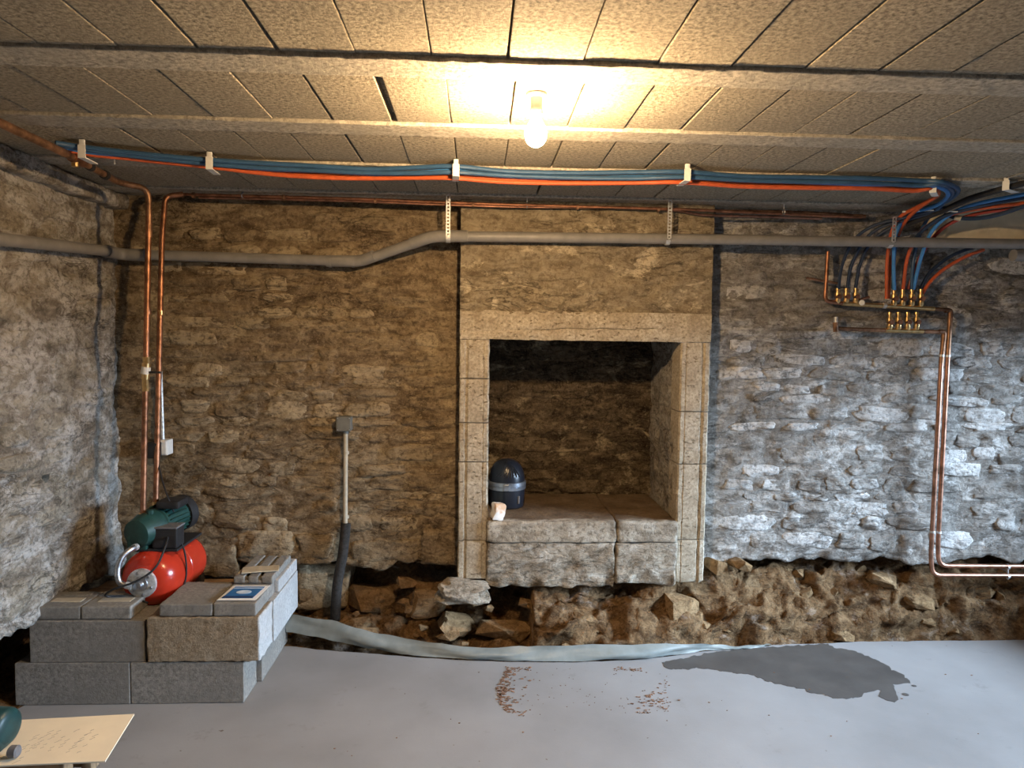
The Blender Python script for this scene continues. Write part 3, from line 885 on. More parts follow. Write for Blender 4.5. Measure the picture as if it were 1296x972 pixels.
# clips
def clip(c, dirx, label, h=.044, wd=.028):
    t = thing('pipe_clip', label, 'clip', c, 'white clips on the tube bundle')
    d = Vector(dirx).normalized(); n = Vector((0, 0, 1)).cross(d).normalized()
    M = Matrix.Translation(c) @ Matrix((( d.x, n.x, 0, 0), (d.y, n.y, 0, 0), (0, 0, 1, 0), (0, 0, 0, 1)))
    part('strap', xf(join(rbox((-wd / 2, -.022, -h - .004), (wd / 2, .075, -h), 1, .001), rbox((-wd / 2, -.025, -h - .004), (wd / 2, -.021, .002), 1, .001)), M), 'white_plastic', t)
    part('clip_foot', xf(rbox((-wd * .35, -.024, .000), (wd * .35, -.012, .022), 1, .002), M), 'white_plastic', t)
clip(RUN[1] + Vector((0, 0, .004)), (1, .05, 0), 'white clip on the blue tubes near the left corner')
clip(RUN[3] + Vector((0, 0, .004)), (1, .05, 0), 'white clip on the tube bundle, second from the left')
clip(RUN[8] + Vector((0, 0, .004)), (1, .05, 0), 'white clip on the tube bundle left of the light bulb')
clip(RUN[12] + Vector((0, 0, .004)), (1, .05, 0), 'white clip on the tube bundle right of the light bulb')
c = pt(1182, 231, Z=ZB); clip(c, (1, -.8, 0), 'white clip where the tube bundle bends down at the right')
c = pt(1276, 236, Y=3.08); clip(c + Vector((0, 0, .02)), (.6, -1, 0), 'white clip holding the thick black tube', .035)
P = [pt(x, y, Y=Y) for x, y, Y in [(1142, 268, 3.60), (1160, 267, 3.56), (1185, 266, 3.50), (1212, 268, 3.46)]]
solo('tube_tie', tube(smooth_path(P, 4), .004, 8), 'white_plastic', 'white tie bar spanning the tubes above the manifold', 'tie')
P = [pt(1209, 275, Y=3.56), pt(1217, 277, Y=3.54)]
solo('end_collar', tube(P, .014, 12), 'conduit_cream', 'cream collar on the sagging dark tube', 'collar')

# ================================================================== GREY DRAIN PIPE
drain = thing('drain_pipe', 'long grey plastic drain pipe crossing the back wall below the ceiling', 'pipe', pt(648, 303, Y=3.68))
PR = .0265
p_elb0, p_elb1 = pt(452, 331, Y=3.80), pt(540, 302, Y=3.70)
cor = Vector((WX + .075, 3.80, pt(160, 322, Y=3.80).z))
q0 = pt(-60, 298, X=WX + .075); q0 = q0 + (q0 - cor) * ((q0.y - .6) / (cor.y - q0.y))
part('pipe_run', tube([q0, cor + Vector((0, -.10, .003))], PR, 18), 'pvc_grey', drain)
part('elbow', tube(bend_path([cor + Vector((0, -.13, .003)), cor, cor + Vector((.13, 0, -.002))], .06, 8), PR * 1.14, 18), 'pvc_grey', drain)
part('pipe_run', tube([cor + Vector((.10, 0, 0)), p_elb0], PR, 18), 'pvc_grey', drain)
part('elbow', tube(bend_path([p_elb0 + Vector((-.16, 0, .0)), p_elb0 + Vector((.02, 0, .002)), p_elb0.lerp(p_elb1, .25)], .06, 8), PR * 1.14, 18), 'pvc_grey', drain)
part('pipe_run', tube([p_elb0 + Vector((.02, 0, 0)), p_elb1], PR, 18), 'pvc_grey', drain)
p_r1 = pt(1340, 309, Y=3.68); p_r1 = Vector((RX + .02, 3.68, p_r1.z + .002))
part('elbow', tube(bend_path([p_elb1.lerp(p_elb0, .22), p_elb1 + Vector((.03, -.004, .012)), pt(592, 299, Y=3.68)], .05, 8), PR * 1.14, 18), 'pvc_grey', drain)
part('pipe_run', tube([pt(560, 299, Y=3.69), pt(905, 303, Y=3.68), p_r1], PR, 18), 'pvc_grey', drain)
part('coupler', tube([pt(1282, 323, Y=3.70), pt(1330, 325, Y=3.70)], PR * 1.2, 18), 'pvc_grey', drain)
def ringband(a, d, r=PR * 1.2, w_=.012): return tube([a - d * w_ / 2, a + d * w_ / 2], r, 18)
for x, y, Y in ((418, 331, 3.80), (447, 331, 3.80)):
    part('collar', ringband(pt(x, y, Y=Y), Vector((1, 0, 0))), 'pvc_grey', drain)
part('collar', ringband(pt(573, 299, Y=3.69), Vector((1, 0, 0))), 'pvc_grey', drain)
part('collar', ringband(cor + Vector((.13, 0, 0)), Vector((1, 0, 0))), 'pvc_grey', drain)
part('collar', ringband(cor + Vector((0, -.13, 0)), Vector((0, 1, 0))), 'pvc_grey', drain)
def strap(px, top_y, bot_y, Y, label):
    a, b = pt(px, top_y, Y=Y), pt(px, bot_y, Y=Y)
    z1, z0 = min(a.z, H - .015), b.z; x = b.x
    t = thing('hanger_strap', label, 'strap', (x, Y, z0), 'perforated hanger straps')
    V, F = [], []
    # perforated band: ladder of rails and rungs leaves real holes
    n = int((z1 - z0) / .016); wd = .011
    gs = [box((x - wd, Y - .001, z0), (x - wd * .45, Y + .001, z1)), box((x + wd * .45, Y - .001, z0), (x + wd, Y + .001, z1))]
    for i in range(n + 1):
        z = z0 + (z1 - z0) * i / n
        gs.append(box((x - wd * .5, Y - .001, z - .004), (x + wd * .5, Y + .001, z + .004)))
    part('perforated_band', join(*gs), 'galvanised', t, False)
    part('pipe_loop', tube([Vector((x + wd, 3.685, b.z + .0)), Vector((x - wd, 3.685, b.z))], PR * 1.08, 18), 'galvanised', t)
    part('screw', lathe([(0, .007), (.003, .006), (.004, .002)], Vector((x, Y - .002, z1 - .02)), Vector((x, Y - .1, z1 - .02)), 10), 'steel', t)
strap(567, 237, 299, 3.65, 'perforated steel strap hanging the grey pipe at its raised elbow')
strap(847, 243, 302, 3.645, 'perforated steel strap hanging the grey pipe above the right of the fireplace')
strap(1131, 275, 306, 3.645, 'short steel strap hanging the grey pipe in front of the orange tube')

# ================================================================== COPPER LINES ALONG THE TOP OF THE WALL
def hang(c, label, top=H, drop=.0):
    t = thing('pipe_hanger', label, 'hanger', c, 'small pipe hangers on the ceiling')
    part('rod', tube([c + Vector((0, 0, .014)), Vector((c.x, c.y, top))], .0028, 8), 'white_plastic', t)
    part('ring', tube([c + Vector((math.cos(a) * 0, math.cos(a) * .014, math.sin(a) * .014)) for a in [i * math.pi / 6 for i in range(13)]], .003, 6, False), 'steel', t)
Z1 = pt(560, 256, Y=3.70).z
line1 = [pt(232, 246, Y=3.72), pt(430, 251, Y=3.70), pt(560, 256, Y=3.69), pt(720, 261, Y=3.69), pt(860, 265, Y=3.69), pt(910, 267, Y=3.70), pt(1060, 274, Y=3.76), pt(1090, 275, Y=3.78)]
solo('copper_pipe', tube(smooth_path(line1, 5), .0075, 10), 'copper', 'upper thin copper pipe running along the top of the back wall', 'pipe', 'copper pipes along the wall top')
line2 = [pt(252, 250, Y=3.74), pt(430, 254, Y=3.71), pt(560, 259, Y=3.70), pt(660, 262, Y=3.70), pt(780, 263, Y=3.70), pt(850, 266, Y=3.70), pt(890, 272, Y=3.71), pt(960, 274, Y=3.74), pt(1040, 277, Y=3.79)]
solo('copper_pipe', tube(smooth_path(line2, 5), .0065, 10), 'dull_copper', 'lower thin copper pipe weaving below its twin on the back wall', 'pipe', 'copper pipes along the wall top')
line3 = [pt(300, 259, Y=3.80), pt(430, 262, Y=3.78), pt(560, 265, Y=3.74), pt(700, 268, Y=3.72)]
line3 = [pt(905, 268, Y=3.78), pt(960, 268, Y=3.80), pt(1030, 270, Y=3.82), pt(1095, 274, Y=3.83)]
solo('copper_pipe', tube(smooth_path(line3, 5), .010, 10), 'old_copper', 'dark old pipe at the wall top right of the chimney', 'pipe')
for x, y, lab in ((307, 247, 'small pipe hanger above the wall near the left corner pipes'), (667, 260, 'small pipe hanger below the light bulb'), (992, 268, 'small pipe hanger right of the chimney breast')):
    hang(pt(x, y, Y=3.70), lab)
for i, (x, y) in enumerate(((245, 247), (359, 250), (475, 254), (599, 259), (731, 262), (833, 265))):
    c = pt(x, y, Y=3.695)
    g = tube([c - Vector((.006, 0, 0)), c + Vector((.006, 0, 0))], .0145, 10)
    solo('pipe_saddle', g, 'old_copper', 'dark saddle clip on the copper pipes, %s from the left' % ('first', 'second', 'third', 'fourth', 'fifth', 'sixth')[i], 'clip', 'saddle clips on the copper pipes')

# ceiling pipe above the left wall, turning down to the pump
ZP = 2.325
LP = [pt(x, y, Z=ZP) for x, y in ((-40, 137), (0, 155), (60, 183), (95, 200), (150, 231))]
LP[0] = LP[0] + (LP[0] - LP[3]) * ((LP[0].y - .6) / (LP[3].y - LP[0].y))
dp = thing('corner_pipe', 'old copper pipe under the ceiling turning down the left corner to the pump', 'pipe', (LP[-1].x, 3.45, .9))
part('pipe_run', tube([LP[0], LP[3]], .0155, 12), 'old_copper', dp)
top1 = pt(188, 246, Y=3.46)
part('pipe_run', tube(bend_path([LP[3], Vector((LP[4].x, LP[4].y, ZP)), Vector((top1.x, 3.46, ZP)), Vector((top1.x, 3.46, 2.1))], .05), .0142, 12), 'old_copper', dp)
part('coupling', tube([LP[3].lerp(LP[2], .12), LP[3].lerp(LP[4], .16)], .021, 12), 'dull_copper', dp)
part('tee_stub', tube([LP[3], LP[3] + Vector((0, -.002, -.034))], .013, 10), 'brass', dp)
part('pipe_clamp', tube([LP[3].lerp(LP[4], .62), LP[3].lerp(LP[4], .68)], .02, 10), 'rubber_black', dp)
part('pipe_clamp', tube([LP[3].lerp(LP[4], .28), LP[3].lerp(LP[4], .34)], .018, 10), 'rubber_black', dp)
b1 = pt(181, 661, Y=3.42)
v1a, v1b = pt(185, 455, Y=3.44), pt(184, 492, Y=3.44)
part('riser', tube([Vector((top1.x, 3.46, 2.22)), v1a], .0135, 12), 'copper', dp)
part('riser', tube([v1b, b1], .0135, 12), 'copper', dp)
vv = part('valve', join(tube([v1a + Vector((0, 0, .012)), v1a - Vector((0, 0, .02))], .016, 8), tube([v1a - Vector((0, 0, .018)), v1b + Vector((0, 0, .045))], .019, 14), tube([v1b + Vector((0, 0, .05)), v1b - Vector((0, 0, .012))], .015, 8)), 'brass', dp)
part('valve_collar', tube([v1a - Vector((0, 0, .035)), v1b + Vector((0, 0, .07))], .0205, 14), 'white_plastic', vv)
part('valve_lever', rbox(v1a + Vector((.016, -.012, -.065)), v1a + Vector((.07, 0, -.055)), 1, .003), 'rubber_black', vv)
part('joint', tube([pt(187, 395, Y=3.45) + Vector((0, 0, .012)), pt(187, 395, Y=3.45) - Vector((0, 0, .012))], .0155, 12), 'dull_copper', dp)
part('union', join(tube([b1 + Vector((0, 0, .045)), b1 + Vector((0, 0, .02))], .019, 8), tube([b1 + Vector((0, 0, .02)), b1 - Vector((0, 0, .045))], .016, 8)), 'brass', dp)
for x, y, lab, Y in ((145, 208, 'white nail hanger beside the corner pipe', 3.0),):
    c = pt(x, y, Y=Y)
    solo('nail_hanger', tube([c, Vector((c.x, c.y, H))], .003, 8), 'white_plastic', lab, 'nail')
# second riser
t2 = pt(205, 262, Y=3.66)
r2 = thing('wall_riser', 'copper pipe right of the corner pipe dropping to the pump', 'pipe', pt(197, 640, Y=3.5))
part('riser', tube(bend_path([pt(232, 246, Y=3.72), Vector((t2.x, 3.70, pt(208, 248, Y=3.7).z)), pt(205, 300, Y=3.66), pt(197, 648, Y=3.52)], .05), .0135, 12), 'copper', r2)
part('joint', tube([pt(203.5, 396, Y=3.62) + Vector((0, 0, .012)), pt(203.5, 396, Y=3.62) - Vector((0, 0, .012))], .013, 12), 'brass', r2)
c = pt(197, 640, Y=3.52); part('union', tube([c + Vector((0, 0, .02)), c - Vector((0, 0, .04))], .016, 8), 'brass', r2)
# conduit + boxes behind the risers
solo('wall_conduit', tube([pt(203, 470, Y=3.84), pt(206, 556, Y=3.84)], .010, 10), 'galvanised', 'grey white conduit running down behind the copper risers', 'conduit')
c = pt(208, 566, Y=3.83)
sb = thing('switch_box', 'small white switch box behind the copper risers', 'switch box', c)
part('box', rbox(c + Vector((-.024, -.025, -.04)), c + Vector((.026, .05, .04)), 1, .005), 'white_plastic', sb)
part('cover', rbox(c + Vector((-.020, -.031, -.034)), c + Vector((.022, -.024, .034)), 1, .003), 'white_plastic', sb)
c = pt(194, 571, Y=3.56)
ps = thing('pressure_switch', 'small black pressure switch between the copper risers', 'switch', c)
part('housing', rbox(c + Vector((-.03, -.02, -.035)), c + Vector((.03, .03, .045)), 1, .008), 'rubber_black', ps)
part('base', rbox(c + Vector((-.024, -.018, -.062)), c + Vector((.012, .02, -.034)), 1, .004), 'box_grey', ps)
P = [pt(200, 585, Y=3.55), pt(206, 610, Y=3.5), pt(212, 628, Y=3.46), pt(220, 648, Y=3.46)]
solo('pump_cable', tube(smooth_path(P, 6), .004, 8), 'rubber_black', 'thin black cable from the pressure switch to the pump', 'cable')

# ================================================================== JUNCTION BOX + CONDUIT
c = pt(436, 536, Y=3.86)
jb = thing('junction_box', 'grey electrical junction box on the wall left of the fireplace', 'junction box', c)
part('box', rbox(c + Vector((-.038, -.02, -.038)), c + Vector((.038, .05, .038)), 1, .006), 'box_grey', jb)
lidp = part('lid', rbox(c + Vector((-.040, -.030, -.040)), c + Vector((.040, -.020, .040)), 1, .005), 'box_grey', jb)
for sx in (-1, 1):
    for sz in (-1, 1):
        q = c + Vector((sx * .031, -.030, sz * .031))
        part('screw', lathe([(0, .004), (.002, .003)], q, q + Vector((0, -1, 0)), 8), 'steel', lidp)
part('gland', tube([c + Vector((.006, .0, -.037)), c + Vector((.006, 0, -.056))], .016, 12), 'box_grey', jb)
cdt = thing('conduit_drop', 'cream conduit from the junction box entering a black foam sleeve', 'conduit', pt(424, 780, Y=3.83))
part('conduit', tube([c + Vector((.006, .0, -.045)), pt(437, 668, Y=3.85)], .0125, 12), 'conduit_cream', cdt)
for yy in (573, 654):
    q = pt(438, yy, Y=3.86)
    part('saddle', tube([q + Vector((0, 0, .008)), q - Vector((0, 0, .008))], .016, 12), 'conduit_cream', cdt)
part('foam_sleeve', tube(smooth_path([pt(438, 662, Y=3.85), pt(434, 700, Y=3.83), pt(427, 740, Y=3.83), pt(424, 785, Y=3.86)], 6), .027, 14), 'foam_black', cdt)

# ================================================================== MANIFOLD
YM = 3.815
mf = thing('manifold', 'copper and brass water manifold with two rows of valves on the right wall stretch', 'manifold', pt(1120, 388, Y=YM))
h0, h1 = pt(1044, 381, Y=YM), pt(1203, 393, Y=YM)
lo0, lo1 = pt(1058, 416, Y=YM), pt(1195, 420, Y=YM)
e1 = pt(1199.5, 450, Y=YM)
part('upper_header', tube(bend_path([pt(1048, 318, Y=YM), h0 + Vector((0, 0, 0)), pt(1070, 384.5, Y=YM)], .03), .0105, 12), 'copper', mf)
part('upper_header', tube([pt(1066, 384, Y=YM), pt(1182, 391, Y=YM)], .0125, 12), 'brass', mf)
part('upper_header', tube([pt(1180, 391, Y=YM), pt(1200, 392, Y=YM)], .0105, 12), 'old_copper', mf)
part('lower_header', tube([lo0, pt(1122, 418, Y=YM)], .0105, 12), 'old_copper', mf)
part('lower_header', tube([pt(1120, 418, Y=YM), pt(1168, 419.5, Y=YM)], .0125, 12), 'brass', mf)
part('lower_header', tube([pt(1166, 419.5, Y=YM), pt(1192, 420.5, Y=YM)], .0105, 12), 'old_copper', mf)
part('stub_pipe', tube([pt(1021, 352, Y=YM), pt(1062, 359, Y=YM)], .007, 10), 'old_copper', mf)
part('air_vent', tube([pt(1058, 401, Y=YM), pt(1058, 414, Y=YM)], .010, 12), 'galvanised', mf)
part('cap', tube([pt(1057, 408, Y=YM) , pt(1058, 420, Y=YM)], .014, 10), 'old_copper', mf)
def valve(px, py0, py1):
    a, b = pt(px, py0, Y=YM), pt(px, py1, Y=YM); L = (a - b).length
    v = part('valve', lathe([(0, .010), (L * .12, .015), (L * .30, .015), (L * .32, .011), (L * .45, .011), (L * .47, .016), (L * .70, .016), (L * .72, .009), (L * .86, .009), (L * .88, .012), (L, .011)], b, a, 12), 'brass', mf)
    q = b.lerp(a, .45)
    part('copper_body', tube([q + Vector((0, -.024, 0)), q + Vector((0, .004, .0))], .0125, 10), 'copper', v)
    part('side_port', tube([q, q + Vector((.020, -.004, -.006))], .008, 8), 'dull_copper', v)
for px in (1060, 1071, 1083): valve(px, 365, 384)
for px in (1131.5, 1142.5, 1154, 1165.5): valve(px, 366, 388)
for px in (1126, 1137, 1148.5, 1160): valve(px, 395, 418)
part('pressure_gauge', lathe([(0, .004), (.004, .014), (.016, .015), (.018, .012)], pt(1091, 383, Y=YM - .02), pt(1091, 383, Y=YM - .2), 16), 'white_plastic', mf)
part('drain_tap', tube([pt(1086, 380, Y=YM), pt(1100, 376, Y=YM)], .007, 8), 'copper', mf)
part('header_ring', tube([pt(1117, 386.5, Y=YM), pt(1121, 387, Y=YM)], .0165, 12), 'galvanised', mf)
# down pipes
for P, lab, sx in (([h1 + Vector((-.02, 0, .0)), h1, pt(1199.5, 450, Y=YM), pt(1187, 690, Y=YM), pt(1188, 716, Y=YM), pt(1320, 718.5, Y=YM)], 'outer copper pipe falling from the upper manifold and turning right along the wall foot', 0),
                   ([lo1 + Vector((-.02, 0, 0)), lo1, pt(1191, 460, Y=YM), pt(1178, 705, Y=YM), pt(1180, 728, Y=YM), pt(1320, 730, Y=YM)], 'inner copper pipe falling from the lower manifold and turning right at floor level', 1)):
    t = thing('down_pipe', lab, 'pipe', P[-2], 'paired copper down pipes')
    P[5] = Vector((RX + .02, YM, P[5].z + .003))
    part('upper_run', tube(bend_path(P[:3], .018), .0125, 12), 'old_copper', t)
    part('lower_run', tube(bend_path([P[2]] + [P[3], P[4], P[5]], .085, 10), .0122, 12), 'dull_copper', t)
    part('elbow', tube(bend_path([P[0] + Vector((-.01, 0, 0)), P[1], P[1].lerp(P[2], .35)], .02), .0135, 12), 'old_copper', t)
def twin_clip(a, b, label):
    t = thing('twin_clip', label, 'clip', a, 'double clips on the down pipes')
    d = (b - a).normalized()
    part('bar', tube([a - d * .016, b + d * .016], .004, 8), 'galvanised', t)
    ax = Vector((0, 0, 1)) if abs(d.z) < .6 else Vector((1, 0, 0))
    for q in (a, b): part('ring', tube([q - ax * .006, q + ax * .006], .0145, 12), 'galvanised', t)
    part('stud', tube([(a + b) / 2, (a + b) / 2 + Vector((0, .09, 0))], .004, 8), 'steel', t)
twin_clip(pt(1191.5, 450, Y=YM), pt(1199.5, 450.5, Y=YM), 'metal double clip high on the paired down pipes')
twin_clip(pt(1180, 673, Y=YM), pt(1188, 673.5, Y=YM), 'metal double clip low on the paired down pipes')
twin_clip(pt(1275.5, 717.5, Y=YM), pt(1275.5, 729.5, Y=YM), 'metal double clip on the horizontal pipe pair at the right')

# ================================================================== BLOCKS
YF = 3.145
def blk(name, lo, hi, mat, label, cat, group, amp=.0012, rad=.0022, cell=.06, sc=24, rot=0.0):
    lo, hi = Vector(lo), Vector(hi); c = (lo + hi) / 2; c.z = lo.z
    g = rbox(lo - c, hi - c, cell, rad, amp, sc, lo.x * 7 + lo.z)
    o = solo(name, g, mat, label, cat, group, True, 40)
    o.location = c; o.rotation_euler = (0, 0, rot); return o
GB = 'concrete blocks around the pump'
blk('concrete_block', (-2.02, YF, .002), (-1.527, YF + .19, .19), 'block_grey', 'grey concrete block, bottom row at the far left', 'concrete block', GB)
blk('concrete_block', (-1.523, YF + .002, .002), (-1.03, YF + .185, .19), 'block_grey', 'grey concrete block, bottom row with a pale lit end', 'concrete block', GB)
blk('concrete_block', (-1.205, 3.345, .002), (-1.008, 3.80, .19), 'block_grey', 'concrete block running back at the bottom right of the stack', 'concrete block', GB, .0015)
blk('concrete_block', (-1.955, YF + .004, .192), (-1.462, YF + .19, .378), 'block_grey', 'smooth grey concrete block, second row left, under two bricks', 'concrete block', GB)
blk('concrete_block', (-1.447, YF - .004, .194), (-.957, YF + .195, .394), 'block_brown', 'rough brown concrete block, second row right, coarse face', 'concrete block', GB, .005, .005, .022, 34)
blk('concrete_block', (-1.150, 3.350, .193), (-.953, 3.80, .392), 'block_pale', 'pale concrete block running back in the second row right', 'concrete block', GB, .0015)
for x0, x1, lab, dz in ((-1.945, -1.742, 'thin grey paving brick, left of the pair on the stack', 0), (-1.738, -1.525, 'thin grey paving brick, right of the pair on the stack', 0)):
    t = thing('paving_brick', lab, 'brick', ((x0 + x1) / 2, YF + .1, .381), 'paving bricks on the blocks')
    part('body', rbox((x0, YF + .015, .381), (x1, YF + .215, .438), .05, .005, .002, 25, x0), 'brick_grey', t, True, 40)
    part('top_pad', rbox((x0 + .04, YF + .075, .436), (x1 - .03, YF + .125, .4405), .05, .002, .001, 25, x0), 'conduit_cream', t, True, 40)
    part('top_pad', rbox((x0 + .04, YF + .155, .436), (x1 - .03, YF + .19, .4405), .05, .002, .001, 25, x0 + 3), 'brick_grey', t, True, 40)
blk('stone_slab', (-1.395, YF + .005, .397), (-1.165, YF + .30, .452), 'brick_grey', 'weathered grey slab, left one on the brown block', 'slab', 'slabs on the brown block', .0025, .004, .03, 20)
blk('stone_slab', (-1.16, YF + .005, .397), (-.975, YF + .30, .455), 'brick_grey', 'weathered grey slab under the blue leaflet', 'slab', 'slabs on the brown block', .002, .004, .03, 20)
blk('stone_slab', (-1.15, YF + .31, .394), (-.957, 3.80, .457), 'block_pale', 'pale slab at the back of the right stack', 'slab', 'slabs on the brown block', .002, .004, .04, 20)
# slotted brick
t = thing('slotted_brick', 'slotted grey brick lying at the back of the right block stack', 'brick', (-1.06, 3.60, .459))
for x0, x1 in ((-1.155, -1.105), (-1.088, -1.042), (-1.025, -.972)):
    part('rib', rbox((x0, 3.40, .459), (x1, 3.74, .492), .05, .004, .003, 22, x0), 'brick_grey', t, True, 40)
part('web', rbox((-1.155, 3.402, .459), (-.972, 3.738, .474), .05, .003, .002, 22, 2), 'brick_grey', t, True, 40)
g = rbox((-.085, -.05, 0), (.085, .05, .006), .03, .001, .004, 10, 5)
solo('cardboard_scrap', xf(g, Matrix.Translation((-1.055, 3.49, .496)) @ Matrix.Rotation(.25, 4, 'Z') @ Matrix.Rotation(-.05, 4, 'X')), 'cardboard', 'torn beige cardboard scrap on the slotted brick', 'cardboard')
lf = thing('leaflet', 'white edged leaflet with a blue cover on the right slab', 'leaflet', (-1.065, 3.27, .458))
def sheet(x0, x1, y0, y1, z, sk=.0): return extrude_poly([(x0, y0, z), (x1, y0, z), (x1 + sk, y1, z), (x0 + sk, y1, z)], (0, 0, 1), .0012)
part('pages', join(sheet(-1.155, -.985, 3.175, 3.36, .4595, .01), sheet(-1.150, -.982, 3.18, 3.362, .4608, .01)), 'paper_white', lf, False, None)
cv = part('cover', sheet(-1.140, -1.003, 3.195, 3.345, .4621, .012), 'paper_blue', lf, False, None)
part('cover_band', sheet(-1.140, -1.003, 3.195, 3.218, .4634, .001), 'paper_navy', cv, False, None)
part('cover_band', sheet(-1.128, -.995, 3.318, 3.326, .4634, .001), 'paper_pale', cv, False, None)
part('cover_oval', extrude_poly([(-1.065 + .034 * math.cos(a), 3.27 + .024 * math.sin(a), .4634) for a in [i * math.pi / 12 for i in range(24)]], (0, 0, 1), .001), 'paper_pale', cv, False, None)
# planks carrying the pump
for i, (x0, x1, y0, y1, z, rz, lab) in enumerate(((-.40, .35, -.06, .06, .335, .08, 'wooden plank across the blocks, front one under the pump'), (-.40, .35, -.06, .06, .335, -.05, 'wooden plank across the blocks, middle one under the pump'), (-.38, .35, -.06, .06, .335, .03, 'wooden plank across the blocks, back one under the pump'))):
    g = rbox((x0, y0, 0), (x1, y1, .022), .1, .003, .002, 12, i)
    o = solo('wooden_plank', g, 'wood', lab, 'plank', 'planks under the pump'); o.location = (-1.54, 3.42 + i * .14, z); o.rotation_euler = (0, 0, rz)
blk('concrete_block', (-1.95, 3.37, .002), (-1.76, 3.82, .19), 'block_grey', 'concrete block hidden low behind the left stack', 'concrete block', GB)
blk('concrete_block', (-1.95, 3.37, .192), (-1.76, 3.82, .333), 'block_grey', 'concrete block carrying the planks behind the left stack', 'concrete block', GB)
blk('concrete_block', (-1.42, 3.37, .002), (-1.225, 3.80, .333), 'block_grey', 'tall concrete block hidden under the right end of the planks', 'concrete block', GB)
g = rbox((-.15, -.02, 0), (.15, .02, .03), .1, .003)
o = solo('wood_offcut', g, 'wood', 'narrow wooden offcut slanting behind the paving bricks', 'wood'); o.location = (-1.80, 3.44, .359); o.rotation_euler = (0, 0, .75)

# ================================================================== PUMP
pm = thing('water_pump', 'green booster pump on a red pressure tank behind the blocks', 'pump', (-1.53, 3.5, .402))
TC0, TC1 = Vector((-1.535, 3.30, .541)), Vector((-1.500, 3.72, .541)); RT = .136
tp = [(0, .055), (.004, .085), (.022, .110), (.05, .128), (.085, RT), (.20, RT), (.204, RT + .003), (.212, RT + .003), (.216, RT), (.335, RT), (.37, .128), (.398, .108), (.416, .085), (.42, .02)]
tank = part('pressure_tank', lathe(tp, TC0, TC1, 36), 'tank_red', pm)
dd = (TC1 - TC0).normalized()
part('flange', lathe([(0, .060), (.004, .068), (.018, .068), (.022, .06)], TC0 - dd * .016, TC1, 24), 'galvanised', pm)
fl = part('flange_hub', lathe([(0, .018), (.02, .022), (.025, .034), (.035, .036)], TC0 - dd * .048, TC1, 20), 'steel', pm)
for k in range(6):
    a = k * math.pi / 3 + .3; u, v = frame(dd)
    q = TC0 - dd * .018 + (u * math.cos(a) + v * math.sin(a)) * .052
    part('bolt', lathe([(0, .007), (.007, .007)], q - dd * .007, q, 6), 'steel', fl)
for x in (-1.625, -1.42):
    for y in (3.40, 3.61):
        part('foot', rbox((x, y, .402), (x + .03, y + .05, .47), 1, .004), 'rubber_black', pm)
part('saddle_plate', rbox((-1.60, 3.36, .668), (-1.40, 3.66, .680), 1, .003), 'rubber_black', pm)
# wet end (front left), motor, fan cover and boxes
cas = part('pump_casing', lathe([(0, .045), (.008, .066), (.05, .076), (.085, .086), (.12, .088), (.13, .06)], Vector((-1.585, 3.34, .755)), Vector((-1.50, 3.66, .775)), 28), 'pump_green', pm)
part('casing_foot', rbox((-1.63, 3.35, .672), (-1.54, 3.45, .76), .03, .014, .003, 20), 'pump_green', cas)
part('filler_plug', lathe([(0, .016), (.022, .016), (.024, .012)], Vector((-1.545, 3.41, .832)), Vector((-1.545, 3.41, 1)), 8), 'pump_green', cas)
ma, mb = Vector((-1.548, 3.46, .775)), Vector((-1.478, 3.70, .79)); md = (mb - ma).normalized(); u, v = frame(md)
mot = part('motor_housing', lathe([(0, .062), (.01, .074), (.16, .074), (.17, .066)], ma, mb, 28), 'pump_green', pm)
for k in range(24):
    a = 2 * math.pi * k / 24; q = (u * math.cos(a) + v * math.sin(a))
    part('fin', extrude_poly([ma + md * .02 + q * .072, ma + md * .15 + q * .072, ma + md * .15 + q * .086, ma + md * .02 + q * .086], md.cross(q), .003), 'pump_green', mot, False, None)
part('fan_cover', lathe([(0, .088), (.05, .088), (.065, .075), (.068, .02)], ma + md * .16, mb + md * .1, 28), 'rubber_black', pm)
tb = part('terminal_box', rbox((-1.520, 3.365, .682), (-1.405, 3.455, .775), 1, .006), 'rubber_black', pm)
part('box_lid', rbox((-1.523, 3.362, .775), (-1.402, 3.458, .784), 1, .003), 'tool_grey', tb)
part('capacitor_box', rbox((-1.535, 3.44, .850), (-1.425, 3.56, .888), 1, .010), 'rubber_black', pm)
part('outlet', tube([Vector(b1) + Vector((0, 0, .005)), Vector((b1.x + .02, 3.42, .74))], .018, 12), 'pump_green', pm)
# braided hose
pm.location.z -= .043
hs = thing('braided_hose', 'shiny braided steel hose looping from the pump to the tank flange', 'hose', TC0)
HP = smooth_path([Vector((-1.575, 3.335, .700)), Vector((-1.585, 3.300, .698)), Vector((-1.612, 3.268, .668)), Vector((-1.622, 3.250, .61)), Vector((-1.608, 3.245, .560)), Vector((-1.560, 3.252, .541))], 10)
part('hose', tube(HP, [.0125 + .0012 * (i % 2) for i in range(len(HP))], 12), 'steel', hs)
part('ferrule', tube([HP[0], HP[5]], .016, 10), 'galvanised', hs)
part('ferrule', tube([HP[-6], HP[-1]], .016, 10), 'galvanised', hs)
hs.location.z -= .043
P = [Vector((-1.45, 3.38, .70)), Vector((-1.437, 3.315, .66)), Vector((-1.46, 3.26, .58)), Vector((-1.53, 3.225, .53)), Vector((-1.62, 3.21, .50)), Vector((-1.68, 3.26, .45)), Vector((-1.60, 3.30, .43)), Vector((-1.50, 3.27, .415))]
part('power_cord', tube(smooth_path(P, 8), .005, 8), 'rubber_black', pm)
P = [Vector((-1.44, 3.42, .70)), Vector((-1.395, 3.42, .62)), Vector((-1.385, 3.42, .50)), Vector((-1.40, 3.40, .41))]
part('power_cord', tube(smooth_path(P, 8), .0045, 8), 'rubber_black', pm)

